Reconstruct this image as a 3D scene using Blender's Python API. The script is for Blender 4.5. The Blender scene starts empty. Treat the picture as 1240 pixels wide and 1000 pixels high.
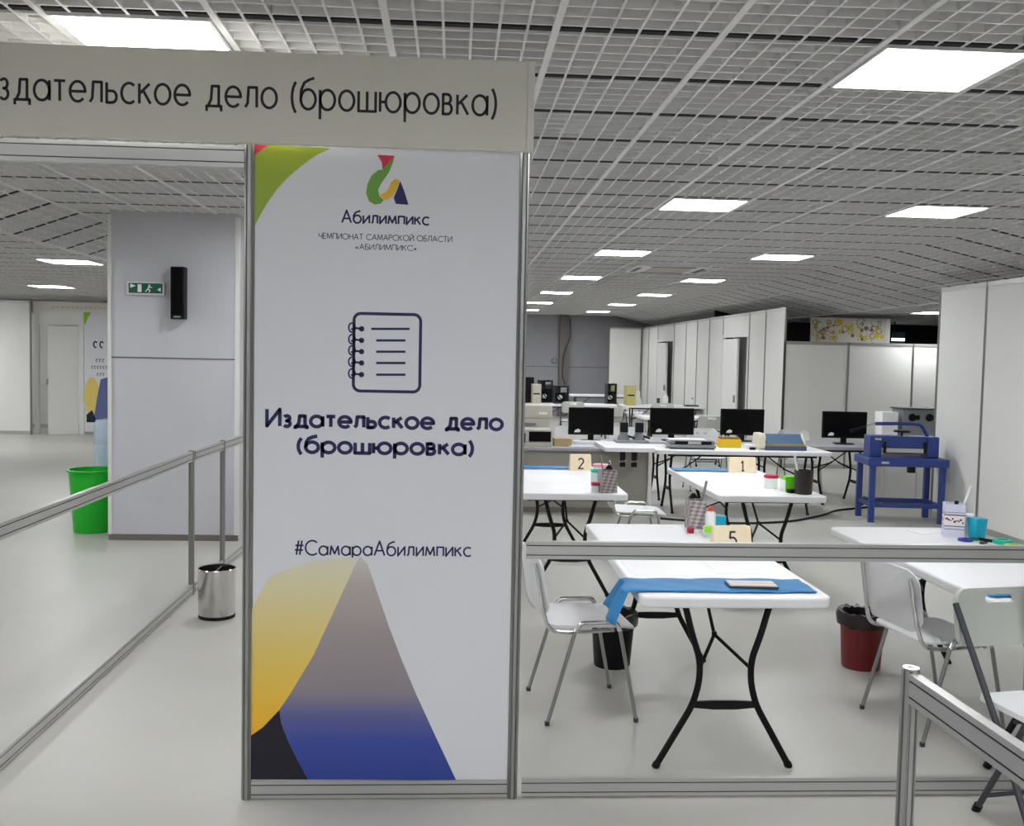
import bpy, math, random
from mathutils import Vector, Matrix
random.seed(4)
C = bpy.context.scene.collection
PI = math.pi

# ------------------------------------------------------------------ camera, world, exposure
CAM_H = 1.7686
def make_camera():
    yaw, pitch, roll, f = 0.0587, 0.0569, 0.0204, 1220.6
    fwd = Vector((math.sin(yaw)*math.cos(pitch), math.cos(yaw)*math.cos(pitch), -math.sin(pitch)))
    right = Vector((math.cos(yaw), -math.sin(yaw), 0))
    up = right.cross(fwd)
    r2 = right*math.cos(roll) + up*math.sin(roll)
    u2 = up*math.cos(roll) - right*math.sin(roll)
    cam = bpy.data.cameras.new('camera')
    cam.sensor_fit = 'HORIZONTAL'; cam.sensor_width = 36.0; cam.lens = 36.0*f/1240.0
    cam.clip_start = 0.05; cam.clip_end = 200
    o = bpy.data.objects.new('camera', cam); C.objects.link(o)
    M = Matrix(((r2.x, u2.x, -fwd.x), (r2.y, u2.y, -fwd.y), (r2.z, u2.z, -fwd.z))).to_4x4()
    M.translation = (0, 0, CAM_H)
    o.matrix_world = M
    bpy.context.scene.camera = o
make_camera()
sc = bpy.context.scene
w = bpy.data.worlds.new('world'); sc.world = w; w.use_nodes = True
w.node_tree.nodes['Background'].inputs[0].default_value = (.8, .85, 1, 1)
w.node_tree.nodes['Background'].inputs[1].default_value = 0.05
vs = sc.view_settings
vs.view_transform = 'Standard'; vs.look = 'None'; vs.gamma = 1.0; vs.use_curve_mapping = False
vs.exposure = 1.86
LAMP = 9.0        # emission of one ceiling panel
A0, J0, MOD, ZC = 0.3634, 3.878, 0.636, 3.001   # ceiling grid origin, module, height
YF = 3.944        # plane of the exhibition stand front

# ------------------------------------------------------------------ materials
MAT = {}
def mat(name, col, rough=.5, metal=0.0, emit=0, noise=None, bump=None, trans=0, spec=None, coat=0):
    if name in MAT: return MAT[name]
    m = bpy.data.materials.new(name); m.use_nodes = True
    nt = m.node_tree; b = nt.nodes['Principled BSDF']
    b.inputs['Base Color'].default_value = (*col, 1)
    b.inputs['Roughness'].default_value = rough
    b.inputs['Metallic'].default_value = metal
    if spec is not None: b.inputs['Specular IOR Level'].default_value = spec
    if coat: b.inputs['Coat Weight'].default_value = coat
    if trans: b.inputs['Transmission Weight'].default_value = trans
    if emit:
        b.inputs['Emission Color'].default_value = (*col, 1); b.inputs['Emission Strength'].default_value = emit
    if noise:
        sc_, amt = noise
        tc = nt.nodes.new('ShaderNodeTexCoord'); n = nt.nodes.new('ShaderNodeTexNoise')
        n.inputs['Scale'].default_value = sc_; n.inputs['Detail'].default_value = 5
        r = nt.nodes.new('ShaderNodeMapRange'); r.inputs[1].default_value = .3; r.inputs[2].default_value = .7
        r.inputs[3].default_value = 1-amt; r.inputs[4].default_value = 1+amt
        mx = nt.nodes.new('ShaderNodeVectorMath'); mx.operation = 'SCALE'
        mx.inputs[0].default_value = col
        nt.links.new(tc.outputs['Object'], n.inputs['Vector']); nt.links.new(n.outputs['Fac'], r.inputs[0])
        nt.links.new(r.outputs[0], mx.inputs['Scale']); nt.links.new(mx.outputs[0], b.inputs['Base Color'])
    if bump:
        sc_, st = bump
        tc = nt.nodes.new('ShaderNodeTexCoord'); n = nt.nodes.new('ShaderNodeTexNoise'); n.inputs['Scale'].default_value = sc_
        bp = nt.nodes.new('ShaderNodeBump'); bp.inputs['Strength'].default_value = st; bp.inputs['Distance'].default_value = .01
        nt.links.new(tc.outputs['Object'], n.inputs['Vector']); nt.links.new(n.outputs['Fac'], bp.inputs['Height'])
        nt.links.new(bp.outputs[0], b.inputs['Normal'])
    MAT[name] = m
    return m
def ramp_mat(name, stops, axis=2, rough=.45):
    """printed colour blend along an object axis (metres)"""
    m = bpy.data.materials.new(name); m.use_nodes = True; nt = m.node_tree; b = nt.nodes['Principled BSDF']
    b.inputs['Roughness'].default_value = rough
    tc = nt.nodes.new('ShaderNodeTexCoord'); sp = nt.nodes.new('ShaderNodeSeparateXYZ')
    lo, hi = stops[0][0], stops[-1][0]
    mr = nt.nodes.new('ShaderNodeMapRange'); mr.inputs[1].default_value = lo; mr.inputs[2].default_value = hi
    cr = nt.nodes.new('ShaderNodeValToRGB'); el = cr.color_ramp.elements
    for i, (p, c) in enumerate(stops):
        t = (p-lo)/(hi-lo)
        e = el[i] if i < 2 else el.new(t)
        e.position = t; e.color = (*c, 1)
    nt.links.new(tc.outputs['Object'], sp.inputs[0]); nt.links.new(sp.outputs[axis], mr.inputs[0])
    nt.links.new(mr.outputs[0], cr.inputs[0]); nt.links.new(cr.outputs[0], b.inputs['Base Color'])
    return m
def S(r, g, b):   # sRGB 0-255 -> linear
    return tuple(((c/255+.055)/1.055)**2.4 if c > 10 else c/255/12.92 for c in (r, g, b))

m_floor = mat('floor_vinyl', S(186, 184, 178), .38, noise=(1.3, .035), bump=(3, .02))
m_ceil = mat('ceiling_white', S(232, 231, 230), .6)
m_ceildark = mat('ceiling_dark_carrier', (.008, .008, .009), .8)
m_slab = mat('plenum_grey', S(120, 120, 120), .9)
m_lamp = mat('lamp_diffuser', (.97, .985, 1), .5, emit=LAMP)
m_frame = mat('lamp_frame', S(225, 225, 225), .5)
m_panel = mat('panel_white', S(226, 226, 222), .45, noise=(2, .012))
m_fascia = mat('fascia_board', S(222, 219, 208), .55)
m_print = mat('print_white', S(221, 222, 227), .4)
m_alu = mat('aluminium', (.50, .50, .49), .36, .65)
m_alup = mat('aluminium_post', (.34, .34, .33), .36, .7)
m_alug = mat('aluminium_groove', (.05, .05, .05), .7)
m_chrome = mat('chrome', (.75, .75, .75), .12, 1)
m_tube = mat('grey_tube', (.36, .36, .36), .3, .8)
m_steel = mat('steel', (.62, .61, .6), .13, 1)
m_black = mat('black_steel', (.003, .003, .003), .5, spec=.25)
m_blackp = mat('black_plastic', (.003, .003, .0035), .5, spec=.25)
m_table = mat('table_white', S(238, 238, 240), .42, bump=(180, .05))
m_chairw = mat('chair_white_plastic', S(222, 222, 224), .35)
m_foldg = mat('folding_chair_grey_plastic', S(196, 200, 192), .45)
m_colgrey = mat('column_grey', S(200, 200, 206), .6, noise=(3, .02))
m_wallgrey = mat('far_wall_grey', S(158, 158, 163), .7, noise=(3, .02))
m_skirt = mat('skirting_dark', S(112, 106, 100), .5)
m_navy = mat('ink_navy', S(22, 22, 84), .5)
m_ink = mat('ink_dark', S(34, 34, 38), .5)
m_green = mat('green_bin_plastic', S(20, 190, 40), .35)
m_red = mat('red_bin_plastic', S(118, 22, 28), .5)
m_liner = mat('black_liner', S(38, 30, 32), .35)
m_blue = mat('machine_blue', S(38, 62, 132), .4)
m_cloth = mat('blue_cloth', S(8, 122, 182), .55)
m_wood = mat('plywood_light', S(240, 222, 190), .55, noise=(20, .04))
m_paper = mat('paper_white', S(244, 244, 244), .7)
m_greydesk = mat('desk_grey', S(168, 168, 174), .5)
m_khaki = mat('desk_panel_khaki', S(150, 148, 138), .6)
m_beige = mat('device_beige', S(200, 196, 184), .5)
m_grey = mat('device_grey', S(138, 140, 144), .5)
m_cream = mat('device_cream', S(226, 220, 200), .5)
m_dkgrey = mat('device_dark_grey', S(62, 64, 70), .5)
m_yellow = mat('yellow_plastic', S(240, 200, 20), .45)
m_tan = mat('cardboard_tan', S(190, 170, 125), .7)
m_teal = mat('teal_plastic', S(0, 190, 160), .4)
m_cyan = mat('cyan_plastic', S(30, 176, 206), .4)
m_lime = mat('lime_plastic', S(150, 225, 30), .4)
m_pink = mat('crimson_plastic', S(190, 25, 70), .45)
m_redcap = mat('red_cap', S(214, 80, 60), .45)
m_clear = mat('clear_plastic', S(205, 220, 225), .25)
m_screen = mat('screen_black', (.002, .002, .0025), .3, spec=.12)
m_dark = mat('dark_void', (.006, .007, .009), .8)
m_doorw = mat('door_white', S(225, 225, 222), .45)

# ------------------------------------------------------------------ mesh builder
class MB:
    def __init__(s): s.v = []; s.f = []; s.m = []
    def add(s, vs_, fs, mi=0, xf=None):
        o = len(s.v)
        s.v += [tuple(xf @ Vector(p)) if xf is not None else tuple(p) for p in vs_]
        s.f += [tuple(i+o for i in f) for f in fs]; s.m += [mi]*len(fs)
        return s
    def box(s, x0, x1, y0, y1, z0, z1, mi=0, xf=None):
        vs_ = [(x0, y0, z0), (x1, y0, z0), (x1, y1, z0), (x0, y1, z0), (x0, y0, z1), (x1, y0, z1), (x1, y1, z1), (x0, y1, z1)]
        return s.add(vs_, [(0, 3, 2, 1), (4, 5, 6, 7), (0, 1, 5, 4), (1, 2, 6, 5), (2, 3, 7, 6), (3, 0, 4, 7)], mi, xf)
    def tube(s, pts, r, n=10, mi=0, xf=None, caps=True):
        pts = [Vector(p) for p in pts]; rs = r if isinstance(r, (list, tuple)) else [r]*len(pts)
        vs_ = []; ref = None
        for i, p in enumerate(pts):
            a = pts[i]-pts[i-1] if i else pts[1]-pts[0]
            b = pts[i+1]-pts[i] if i < len(pts)-1 else a
            t = (a.normalized()+b.normalized())
            t = t.normalized() if t.length > 1e-6 else a.normalized()
            if ref is None:
                ref = Vector((0, 0, 1)) if abs(t.z) < .9 else Vector((1, 0, 0))
            u = (ref - t*ref.dot(t)).normalized(); v_ = t.cross(u); ref = u
            cosb = max(.5, t.dot(b.normalized()))
            for k in range(n):
                an = 2*PI*k/n
                vs_.append(p + (u*math.cos(an)+v_*math.sin(an))*rs[i])
        fs = [(i*n+k, i*n+(k+1) % n, (i+1)*n+(k+1) % n, (i+1)*n+k) for i in range(len(pts)-1) for k in range(n)]
        if caps:
            fs.append(tuple(range(n-1, -1, -1))); o = (len(pts)-1)*n; fs.append(tuple(range(o, o+n)))
        return s.add(vs_, fs, mi, xf)
    def lathe(s, prof, n=24, cx=0, cy=0, mi=0, xf=None, sx=1, sy=1):
        vs_ = [(cx+r*math.cos(2*PI*k/n)*sx, cy+r*math.sin(2*PI*k/n)*sy, z) for r, z in prof for k in range(n)]
        fs = [(i*n+k, i*n+(k+1) % n, (i+1)*n+(k+1) % n, (i+1)*n+k) for i in range(len(prof)-1) for k in range(n)]
        if prof[0][0] > 1e-6: fs.append(tuple(range(n-1, -1, -1)))
        return s.add(vs_, fs, mi, xf)
    def prism(s, poly, z0, z1, mi=0, xf=None):
        n = len(poly)
        vs_ = [(x, y, z0) for x, y in poly]+[(x, y, z1) for x, y in poly]
        fs = [tuple(range(n-1, -1, -1)), tuple(range(n, 2*n))]+[(i, (i+1) % n, n+(i+1) % n, n+i) for i in range(n)]
        return s.add(vs_, fs, mi, xf)
    def face(s, pts, mi=0): return s.add(pts, [tuple(range(len(pts)))], mi)
    def plate(s, outer, hole, bend, th, rings=6, mi=0, xf=None):
        """thick curved plate: outer outline, optional hole outline with as many points, bend(x,y)->3D point, th thickness along local normal"""
        n = len(outer); R = []
        cx = sum(p[0] for p in outer)/n; cy = sum(p[1] for p in outer)/n
        for j in range(rings+1):
            t = j/rings
            row = []
            for k in range(n):
                ox, oy = outer[k]
                hx, hy = hole[k] if hole else (cx+(ox-cx)*.02, cy+(oy-cy)*.02)
                row.append((ox+(hx-ox)*t, oy+(hy-oy)*t))
            R.append(row)
        e = 1e-3
        def P(x, y, side):
            p = Vector(bend(x, y)); dx = Vector(bend(x+e, y))-p; dy = Vector(bend(x, y+e))-p
            return p+dx.cross(dy).normalized()*th*.5*side
        vs_ = [P(x, y, 1) for row in R for x, y in row]+[P(x, y, -1) for row in R for x, y in row]
        N = n*(rings+1); fs = []
        for j in range(rings):
            for k in range(n):
                a, b_, c_, d = j*n+k, j*n+(k+1) % n, (j+1)*n+(k+1) % n, (j+1)*n+k
                fs.append((a, b_, c_, d)); fs.append((d+N, c_+N, b_+N, a+N))
        for k in range(n):
            fs.append((k, k+N, (k+1) % n+N, (k+1) % n))
            o = rings*n
            if hole: fs.append((o+k, o+(k+1) % n, o+(k+1) % n+N, o+k+N))
        if not hole:
            o = rings*n
            fs.append(tuple(range(o, o+n))); fs.append(tuple(range(o+n-1+N, o-1+N, -1)))
        return s.add(vs_, fs, mi, xf)
    def build(s, name, mats, parent=None, loc=None, bevel=0, smooth=True, seg=2):
        me = bpy.data.meshes.new(name)
        me.from_pydata(s.v, [], s.f)
        for m in (mats if isinstance(mats, (list, tuple)) else [mats]): me.materials.append(m)
        me.polygons.foreach_set('material_index', s.m)
        if smooth:
            me.polygons.foreach_set('use_smooth', [True]*len(s.f)); me.set_sharp_from_angle(angle=math.radians(38))
        me.update()
        o = bpy.data.objects.new(name, me); C.objects.link(o)
        if parent is not None: o.parent = parent
        if loc: o.location = loc
        if bevel:
            b = o.modifiers.new('bevel', 'BEVEL'); b.width = bevel; b.segments = seg; b.limit_method = 'ANGLE'; b.angle_limit = math.radians(50)
        return o
def tag(o, label, cat, group=None):
    o['label'] = label; o['category'] = cat
    if group: o['group'] = group
    return o
def thing(name, label, cat, loc=(0, 0, 0), rz=0, group=None):
    o = bpy.data.objects.new(name, None); C.objects.link(o)
    o.location = loc; o.rotation_euler = (0, 0, rz); o.empty_display_size = .1
    return tag(o, label, cat, group)
def struct(o): o['kind'] = 'structure'; return o
def copy_tree(o, loc, rz, label, group=None):
    def cp(s, par):
        c = s.copy(); C.objects.link(c)
        if par is not None: c.parent = par
        for ch in s.children: cp(ch, c)
        return c
    c = cp(o, None); c.location = loc; c.rotation_euler = (0, 0, rz); c['label'] = label
    if group: c['group'] = group
    return c
def rr(x0, x1, y0, y1, r, n=6):
    pts = []
    for cx, cy, a in ((x1-r, y1-r, 0), (x0+r, y1-r, 90), (x0+r, y0+r, 180), (x1-r, y0+r, 270)):
        for k in range(n+1):
            an = math.radians(a+90*k/n); pts.append((cx+r*math.cos(an), cy+r*math.sin(an)))
    return pts
def fillet(pts, r, n=5):
    """round the corners of a polyline"""
    pts = [Vector(p) for p in pts]; out = [pts[0]]
    for i in range(1, len(pts)-1):
        a, b, c = pts[i-1], pts[i], pts[i+1]
        d1 = (a-b); d2 = (c-b); rr_ = min(r, d1.length*.45, d2.length*.45)
        p, q_ = b+d1.normalized()*rr_, b+d2.normalized()*rr_
        for k in range(n+1):
            t = k/n; out.append(p*(1-t)**2+b*2*t*(1-t)+q_*t*t)
    out.append(pts[-1]); return out
def RZ(a): return Matrix.Rotation(a, 4, 'Z')
def TR(x, y, z): return Matrix.Translation((x, y, z))

# ------------------------------------------------------------------ stroke lettering (geometric sans, x-height .62, caps 1)
def arc(cx, cy, r, a0, a1, n=14, ry=None):
    ry = ry or r
    return [(cx+r*math.cos(math.radians(a0+(a1-a0)*k/n)), cy+ry*math.sin(math.radians(a0+(a1-a0)*k/n))) for k in range(n+1)]
X = .62
O_ = arc(.31, .31, .31, 0, 360, 24)
G = {
 'о': (.62, [O_]), 'а': (.62, [O_, [(.62, X), (.62, 0)]]),
 'е': (.62, [[(.01, .31)]+[(.61, .31)]+arc(.31, .31, .31, 0, 318, 22)]),
 'с': (.54, [arc(.31, .31, .31, 48, 312, 20)]),
 'д': (.66, [[(.06, -.16), (.06, 0), (.66, 0), (.66, -.16)], [(.12, 0), (.24, .2), (.28, X), (.56, X), (.56, 0)]]),
 'л': (.5, [[(0, 0), (.1, .12), (.14, X), (.48, X), (.48, 0)]]),
 'т': (.46, [[(0, X), (.46, X)], [(.23, X), (.23, 0)]]),
 'ь': (.42, [[(0, X), (0, 0), (.22, 0)]+arc(.22, .18, .18, -90, 90, 10)+[(0, .36)]]),
 'к': (.46, [[(0, X), (0, 0)], [(.42, X), (.03, .32)], [(.16, .4), (.46, 0)]]),
 'б': (.62, [O_, [(0, .31), (.02, .6), (.14, .82), (.34, .92), (.56, .98)]]),
 'р': (.62, [O_, [(0, X), (0, -.3)]]),
 'ш': (.72, [[(0, X), (0, 0), (.72, 0), (.72, X)], [(.36, X), (.36, 0)]]),
 'ю': (.86, [[(0, X), (0, 0)], [(0, .31), (.24, .31)], arc(.55, .31, .31, 0, 360, 24)]),
 'в': (.42, [[(0, .33), (.2, .33)]+arc(.2, .165, .165, 90, -90, 8)+[(0, 0), (0, X), (.18, X)]+arc(.18, .475, .145, 90, -90, 8)]),
 'з': (.36, [arc(.17, .47, .15, 150, -90, 10)+arc(.17, .16, .17, 90, -145, 12)]),
 'и': (.5, [[(0, X), (0, 0), (.5, X), (.5, 0)]]),
 'м': (.66, [[(0, 0), (.08, X), (.33, .1), (.58, X), (.66, 0)]]),
 'п': (.48, [[(0, 0), (0, X), (.48, X), (.48, 0)]]),
 '(': (.18, [arc(.62, .36, .62, 138, 222, 10, .72)]), ')': (.18, [arc(-.44, .36, .62, 42, -42, 10, .72)]),
 ' ': (.26, []),
 '#': (.62, [[(.14, 0), (.3, 1)], [(.38, 0), (.54, 1)], [(.02, .34), (.62, .34)], [(.06, .66), (.66, .66)]]),
 'И': (.66, [[(0, 1), (0, 0), (.66, 1), (.66, 0)]]), 'Й': (.66, [[(0, 1), (0, 0), (.66, 1), (.66, 0)], arc(.33, 1.22, .14, 180, 360, 8)]),
 'А': (.76, [[(0, 0), (.38, 1), (.76, 0)], [(.14, .34), (.62, .34)]]),
 'С': (.82, [arc(.5, .5, .5, 46, 314, 22)]), 'О': (1.0, [arc(.5, .5, .5, 0, 360, 26)]),
 'Ч': (.56, [[(0, 1), (0, .62)]+arc(.2, .62, .2, 180, 270, 6)+[(.56, .44)], [(.56, 1), (.56, 0)]]),
 'Е': (.48, [[(.48, 1), (0, 1), (0, 0), (.48, 0)], [(0, .52), (.44, .52)]]),
 'М': (.86, [[(0, 0), (.1, 1), (.43, .1), (.76, 1), (.86, 0)]]),
 'П': (.64, [[(0, 0), (0, 1), (.64, 1), (.64, 0)]]), 'Н': (.64, [[(0, 0), (0, 1)], [(.64, 0), (.64, 1)], [(0, .52), (.64, .52)]]),
 'Т': (.6, [[(0, 1), (.6, 1)], [(.3, 1), (.3, 0)]]),
 'Р': (.5, [[(0, 0), (0, 1), (.24, 1)]+arc(.24, .74, .26, 90, -90, 10)+[(0, .48)]]),
 'К': (.6, [[(0, 1), (0, 0)], [(.56, 1), (.03, .5)], [(.16, .6), (.6, 0)]]),
 'Б': (.52, [[(.48, 1), (0, 1), (0, 0), (.24, 0)]+arc(.24, .28, .28, -90, 90, 10)+[(0, .56)]]),
 'Л': (.66, [[(0, 0), (.12, .14), (.2, 1), (.64, 1), (.64, 0)]]),
 '«': (.42, [[(.2, .52), (.02, .31), (.2, .1)], [(.4, .52), (.22, .31), (.4, .1)]]),
 '»': (.42, [[(.02, .52), (.2, .31), (.02, .1)], [(.22, .52), (.4, .31), (.22, .1)]]),
 '1': (.36, [[(.02, .8), (.2, 1), (.2, 0)], [(.04, 0), (.36, 0)]]),
 '2': (.52, [arc(.26, .74, .26, 165, -35, 12)+[(.0, 0), (.52, 0)]]),
 '5': (.52, [[(.48, 1), (.1, 1), (.06, .56)]+arc(.24, .3, .3, 118, -140, 14)]),
}
def ribbon(mb, pts, wd, fmap, mi=0):
    """flat stroke of width wd along a 2D polyline with mitred joints"""
    pts = [Vector(p) for p in pts]; closed = (pts[0]-pts[-1]).length < 1e-4
    for i in range(1, len(pts)-1):
        if (pts[i]-pts[i-1]).normalized().dot((pts[i+1]-pts[i]).normalized()) < .55:
            ribbon(mb, pts[:i+1], wd, fmap, mi); ribbon(mb, pts[i:], wd, fmap, mi); disc(mb, pts[i].x, pts[i].y, wd*.5, fmap, mi, 12)
            return
    if closed: pts = pts[:-1]
    n = len(pts); L = []; Rr = []
    for i, p in enumerate(pts):
        a = pts[(i-1) % n]; b = pts[(i+1) % n]
        d1 = (p-a).normalized() if (closed or i) else (b-p).normalized()
        d2 = (b-p).normalized() if (closed or i < n-1) else d1
        t = d1+d2; t = t.normalized() if t.length > .3 else d1
        nn = Vector((-t.y, t.x)); k = min(1.5, 1/max(.4, nn.dot(Vector((-d1.y, d1.x)))))
        L.append(p+nn*wd*.5*k); Rr.append(p-nn*wd*.5*k)
    vs_ = [fmap(*p) for p in L]+[fmap(*p) for p in Rr]
    m_ = n if closed else n-1
    mb.add(vs_, [(i, n+i, n+(i+1) % n, (i+1) % n) for i in range(m_)], mi)
def text(mb, s, x0, x1, zb, size, wt, fmap, gap=.19, mi=0):
    """string between x0 and x1, baseline zb, size = cap height, fmap(x,z)->3D"""
    W = sum(G[c][0] for c in s)+gap*(len(s)-1)
    kx = (x1-x0)/W; pen = 0
    for c in s:
        for pl in G[c][1]:
            ribbon(mb, [(x0+(pen+x)*kx, zb+y*size) for x, y in pl], wt*size, fmap, mi)
        pen += G[c][0]+gap
def disc(mb, cx, cz, r, fmap, mi=0, n=16):
    mb.face([fmap(cx+r*math.cos(2*PI*k/n), cz+r*math.sin(2*PI*k/n)) for k in range(n)], mi)

# ------------------------------------------------------------------ setting: floor, ceilings, outer walls
struct(MB().box(-16, 14, -5, 30.1, -.12, 0).build('floor', m_floor, smooth=False))

def grille(mb, a0, a1, j0, j1, xf=lambda x, y, z: (x, y, z), nsub=6):
    """open cell ceiling: thin blades every 100 mm, wide white runners along the room and dark carriers across it, each at 600 mm"""
    def bx(x0, x1, y0, y1, z0, z1, mi):
        vs_ = [xf(x, y, z) for z in (z0, z1) for x, y in ((x0, y0), (x1, y0), (x1, y1), (x0, y1))]
        mb.add(vs_, [(0, 3, 2, 1), (4, 5, 6, 7), (0, 1, 5, 4), (1, 2, 6, 5), (2, 3, 7, 6), (3, 0, 4, 7)], mi)
    xa, xb, ya, yb = A0+MOD*a0, A0+MOD*a1, J0+MOD*j0, J0+MOD*j1
    n = round((a1-a0)*nsub)
    for i in range(n+1):
        x = xa+(xb-xa)*i/n
        if i % nsub == 0: bx(x-.014, x+.014, ya, yb, -.004, .04, 0)
        else: bx(x-.005, x+.005, ya, yb, 0, .04, 0)
    for j in range(round(j1-j0)+1):
        y = ya+MOD*j
        bx(xa, xb, y-.02, y+.02, .003, .05, 1)
        if j == round(j1-j0): break
        for k in range(6):
            yy = y+MOD*(k+.5)/6
            bx(xa, xb, yy-.005, yy+.005, .001, .04, 0)
JF, JB = -9, 41
mb = MB(); grille(mb, -6, 7, JF, JB, lambda x, y, z: (x, y, z+ZC))
struct(mb.build('ceiling', [m_ceil, m_ceildark], smooth=False))
XR = A0+MOD*7; XL = A0-MOD*6
SR = -.2207; SL = .358
mb = MB(); grille(mb, 7, 10, JF, JB, lambda x, y, z: (XR+(x-XR)*.9355-SR*0+z*.25, y, ZC+(x-XR)*SR*.9355+z))
struct(mb.build('ceiling_slope_right', [m_ceil, m_ceildark], smooth=False))
XR2 = XR+3*MOD*.9355; ZR2 = ZC+3*MOD*SR*.9355
mb = MB(); grille(mb, 10, 22, JF, JB, lambda x, y, z: (XR2+x-(A0+10*MOD), y, ZR2+z))
struct(mb.build('ceiling_low_right', [m_ceil, m_ceildark], smooth=False))
mb = MB(); grille(mb, -7, -6, JF, JB, lambda x, y, z: (XL+(x-XL)*.97-z*.3, y, ZC+(x-XL)*SL*.97+z))
struct(mb.build('ceiling_slope_left', [m_ceil, m_ceildark], smooth=False))
XL2 = XL-MOD*.97; ZL2 = ZC-MOD*SL*.97
mb = MB(); grille(mb, -24, -7, JF, JB, lambda x, y, z: (XL2+x-(A0-7*MOD), y, ZL2+z))
struct(mb.build('ceiling_low_left', [m_ceil, m_ceildark], smooth=False))
struct(MB().box(-16, 14, -5, 30.1, 3.45, 3.6).build('ceiling_slab', m_slab, smooth=False))
# far end wall of the hall with joint, column and cable
mb = MB(); mb.box(-16, 14, 29.9, 30.1, 0, 3.45)
wf = struct(mb.build('wall_far', m_wallgrey, smooth=False))
mb = MB(); mb.box(-3, 5.4, 29.89, 29.9, 1.455, 1.475); mb.build('panel_joint', m_skirt, wf, smooth=False)
mb = MB(); mb.box(3.12, 3.37, 29.7, 29.9, 0, 3.2); struct(mb.build('column_far', m_skirt, smooth=False))
mb = MB(); mb.tube(fillet([(3.40, 29.67, 2.9), (3.42, 29.67, 2.3), (3.24, 29.67, 1.9), (3.20, 29.67, 1.2), (3.36, 29.67, .8), (3.38, 29.67, .05)], .3), .018, 6)
tag(mb.build('cable', m_dkgrey), 'dark cable hanging down the narrow column on the far grey wall', 'cable')
mb = MB(); mb.lathe([(.0, 0), (.085, 0), (.085, .05), (.06, .07), (0, .07)], 20, xf=TR(2.98, 29.9, 1.64) @ Matrix.Rotation(PI/2, 4, 'X'))
t = tag(mb.build('wall_socket', m_grey), 'small round grey socket on the far wall left of the narrow column', 'socket')
struct(MB().box(-16, 14, -5.2, -5, 0, 3.45).build('wall_rear', m_colgrey, smooth=False))
struct(MB().box(-16.2, -16, -5, 30.1, 0, 3.45).build('wall_left', m_colgrey, smooth=False))
struct(MB().box(14, 14.2, -5, 30.1, 0, 3.45).build('wall_right', m_colgrey, smooth=False))

# ceiling lamps
def ceiling_lamp(x, y, z, label, first=[None]):
    if first[0] is None:
        t = thing('ceiling_light', label, 'ceiling light', (x, y, z), 0, 'square ceiling light panels')
        mb = MB()
        mb.box(-.298, .298, -.298, -.285, -.006, .06); mb.box(-.298, .298, .285, .298, -.006, .06)
        mb.box(-.298, -.285, -.285, .285, -.006, .06); mb.box(.285, .298, -.285, .285, -.006, .06)
        mb.build('frame', m_frame, t, smooth=False)
        MB().box(-.285, .285, -.285, .285, -.003, .001).build('diffuser', m_lamp, t, smooth=False)
        MB().box(-.296, .296, -.296, .296, .002, .055).build('housing', m_frame, t, smooth=False)
        first[0] = t; return t
    return copy_tree(first[0], (x, y, z), 0, label, 'square ceiling light panels')
def cell(a, j): return A0+MOD*(a+.5), J0+MOD*(j+.5), ZC-.004
ordn = ['', 'second', 'third', 'fourth', 'fifth', 'sixth', 'seventh']
ceiling_lamp(*cell(-3, 0), 'large bright square ceiling light just above the grey fascia sign')
ceiling_lamp(*cell(2, 0), 'largest bright square ceiling light on the right, nearest in the middle row')
for k in range(1, 7):
    x, y, z = cell(2, 6*k)
    ceiling_lamp(x, y, z, 'bright ceiling light, %s along the middle row counted from the largest one' % (ordn[k] if k < 6 else 'farthest'))
for k in range(1, 7):
    x, y, z = cell(5, 6*k)
    ceiling_lamp(x, y, z, 'bright ceiling light in the row by the right slope, %s counted from the nearest' % (['first', 'second', 'third', 'fourth', 'fifth', 'farthest'][k-1]))
ceiling_lamp(-4.58, 12.38, ZL2-.004, 'bright ceiling light left of the grey column, the larger of two')
ceiling_lamp(-6.83, 17.6, ZL2-.004, 'small bright ceiling light above the distant booth, left of the grey column')
ceiling_lamp(7.82, 16.06, ZR2-.004, 'bright ceiling light half hidden behind the white partition edge')
for k in range(1, 7):
    x, y, z = cell(-3, 6*k)
    ceiling_lamp(x, y, z, 'ceiling light of the left row behind the printed panel, %s counted from the nearest' % ordn[k].replace('ceiling', '') if k > 1 else 'ceiling light of the left row just behind the printed panel')
# lamp rows continued behind the camera, plus unseen ones added to brighten the stand
for a in (-6, -3, 0, 2, 5):
    for j in (-6, -12):
        x, y, z = cell(a, j)
        if y > -4.5: ceiling_lamp(x, y, z, 'unseen square ceiling light behind the viewer, some rows added to light the stand')
for x, y in ((-4.58, 8.56), (-4.58, 4.75), (-9, 6.5), (-9, 12), (-11.9, 18.4), (-13, 14.5), (-10.8, 16.8), (-10.9, 10), (-10.7, 21.6), (-9.95, 18.3), (-10.9, 19.6)):  # out-of-view panels added to brighten the grey column and the distant booth
    ceiling_lamp(x, y, ZL2-.004, 'unseen square ceiling light on the left, added to brighten column and booth')
for x, y in ((7.2, 4), (7.2, 8.5)):
    ceiling_lamp(x, y, ZR2-.004, 'square ceiling light beyond the white partition')
# cassette air conditioner
t = thing('air_conditioner', 'white square ceiling air conditioner cassette between the two lamp rows', 'air conditioner', (2.88, 13.67, ZC), 0)
mb = MB(); mb.prism(rr(-.5, .5, -.5, .5, .05), -.03, .05); mb.build('casing', m_frame, t, bevel=.008)
mb = MB()
for q_ in range(4):
    mb.box(-.3, .3, -.46, -.40, -.036, -.028, 0, RZ(q_*PI/2))
mb.build('air_outlet', m_dkgrey, t, smooth=False)
mb = MB()
for k in range(7): mb.box(-.28, .28, -.27+.085*k, -.24+.085*k, -.037, -.029)
mb.build('intake_grille', m_beige, t, smooth=False)

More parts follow.
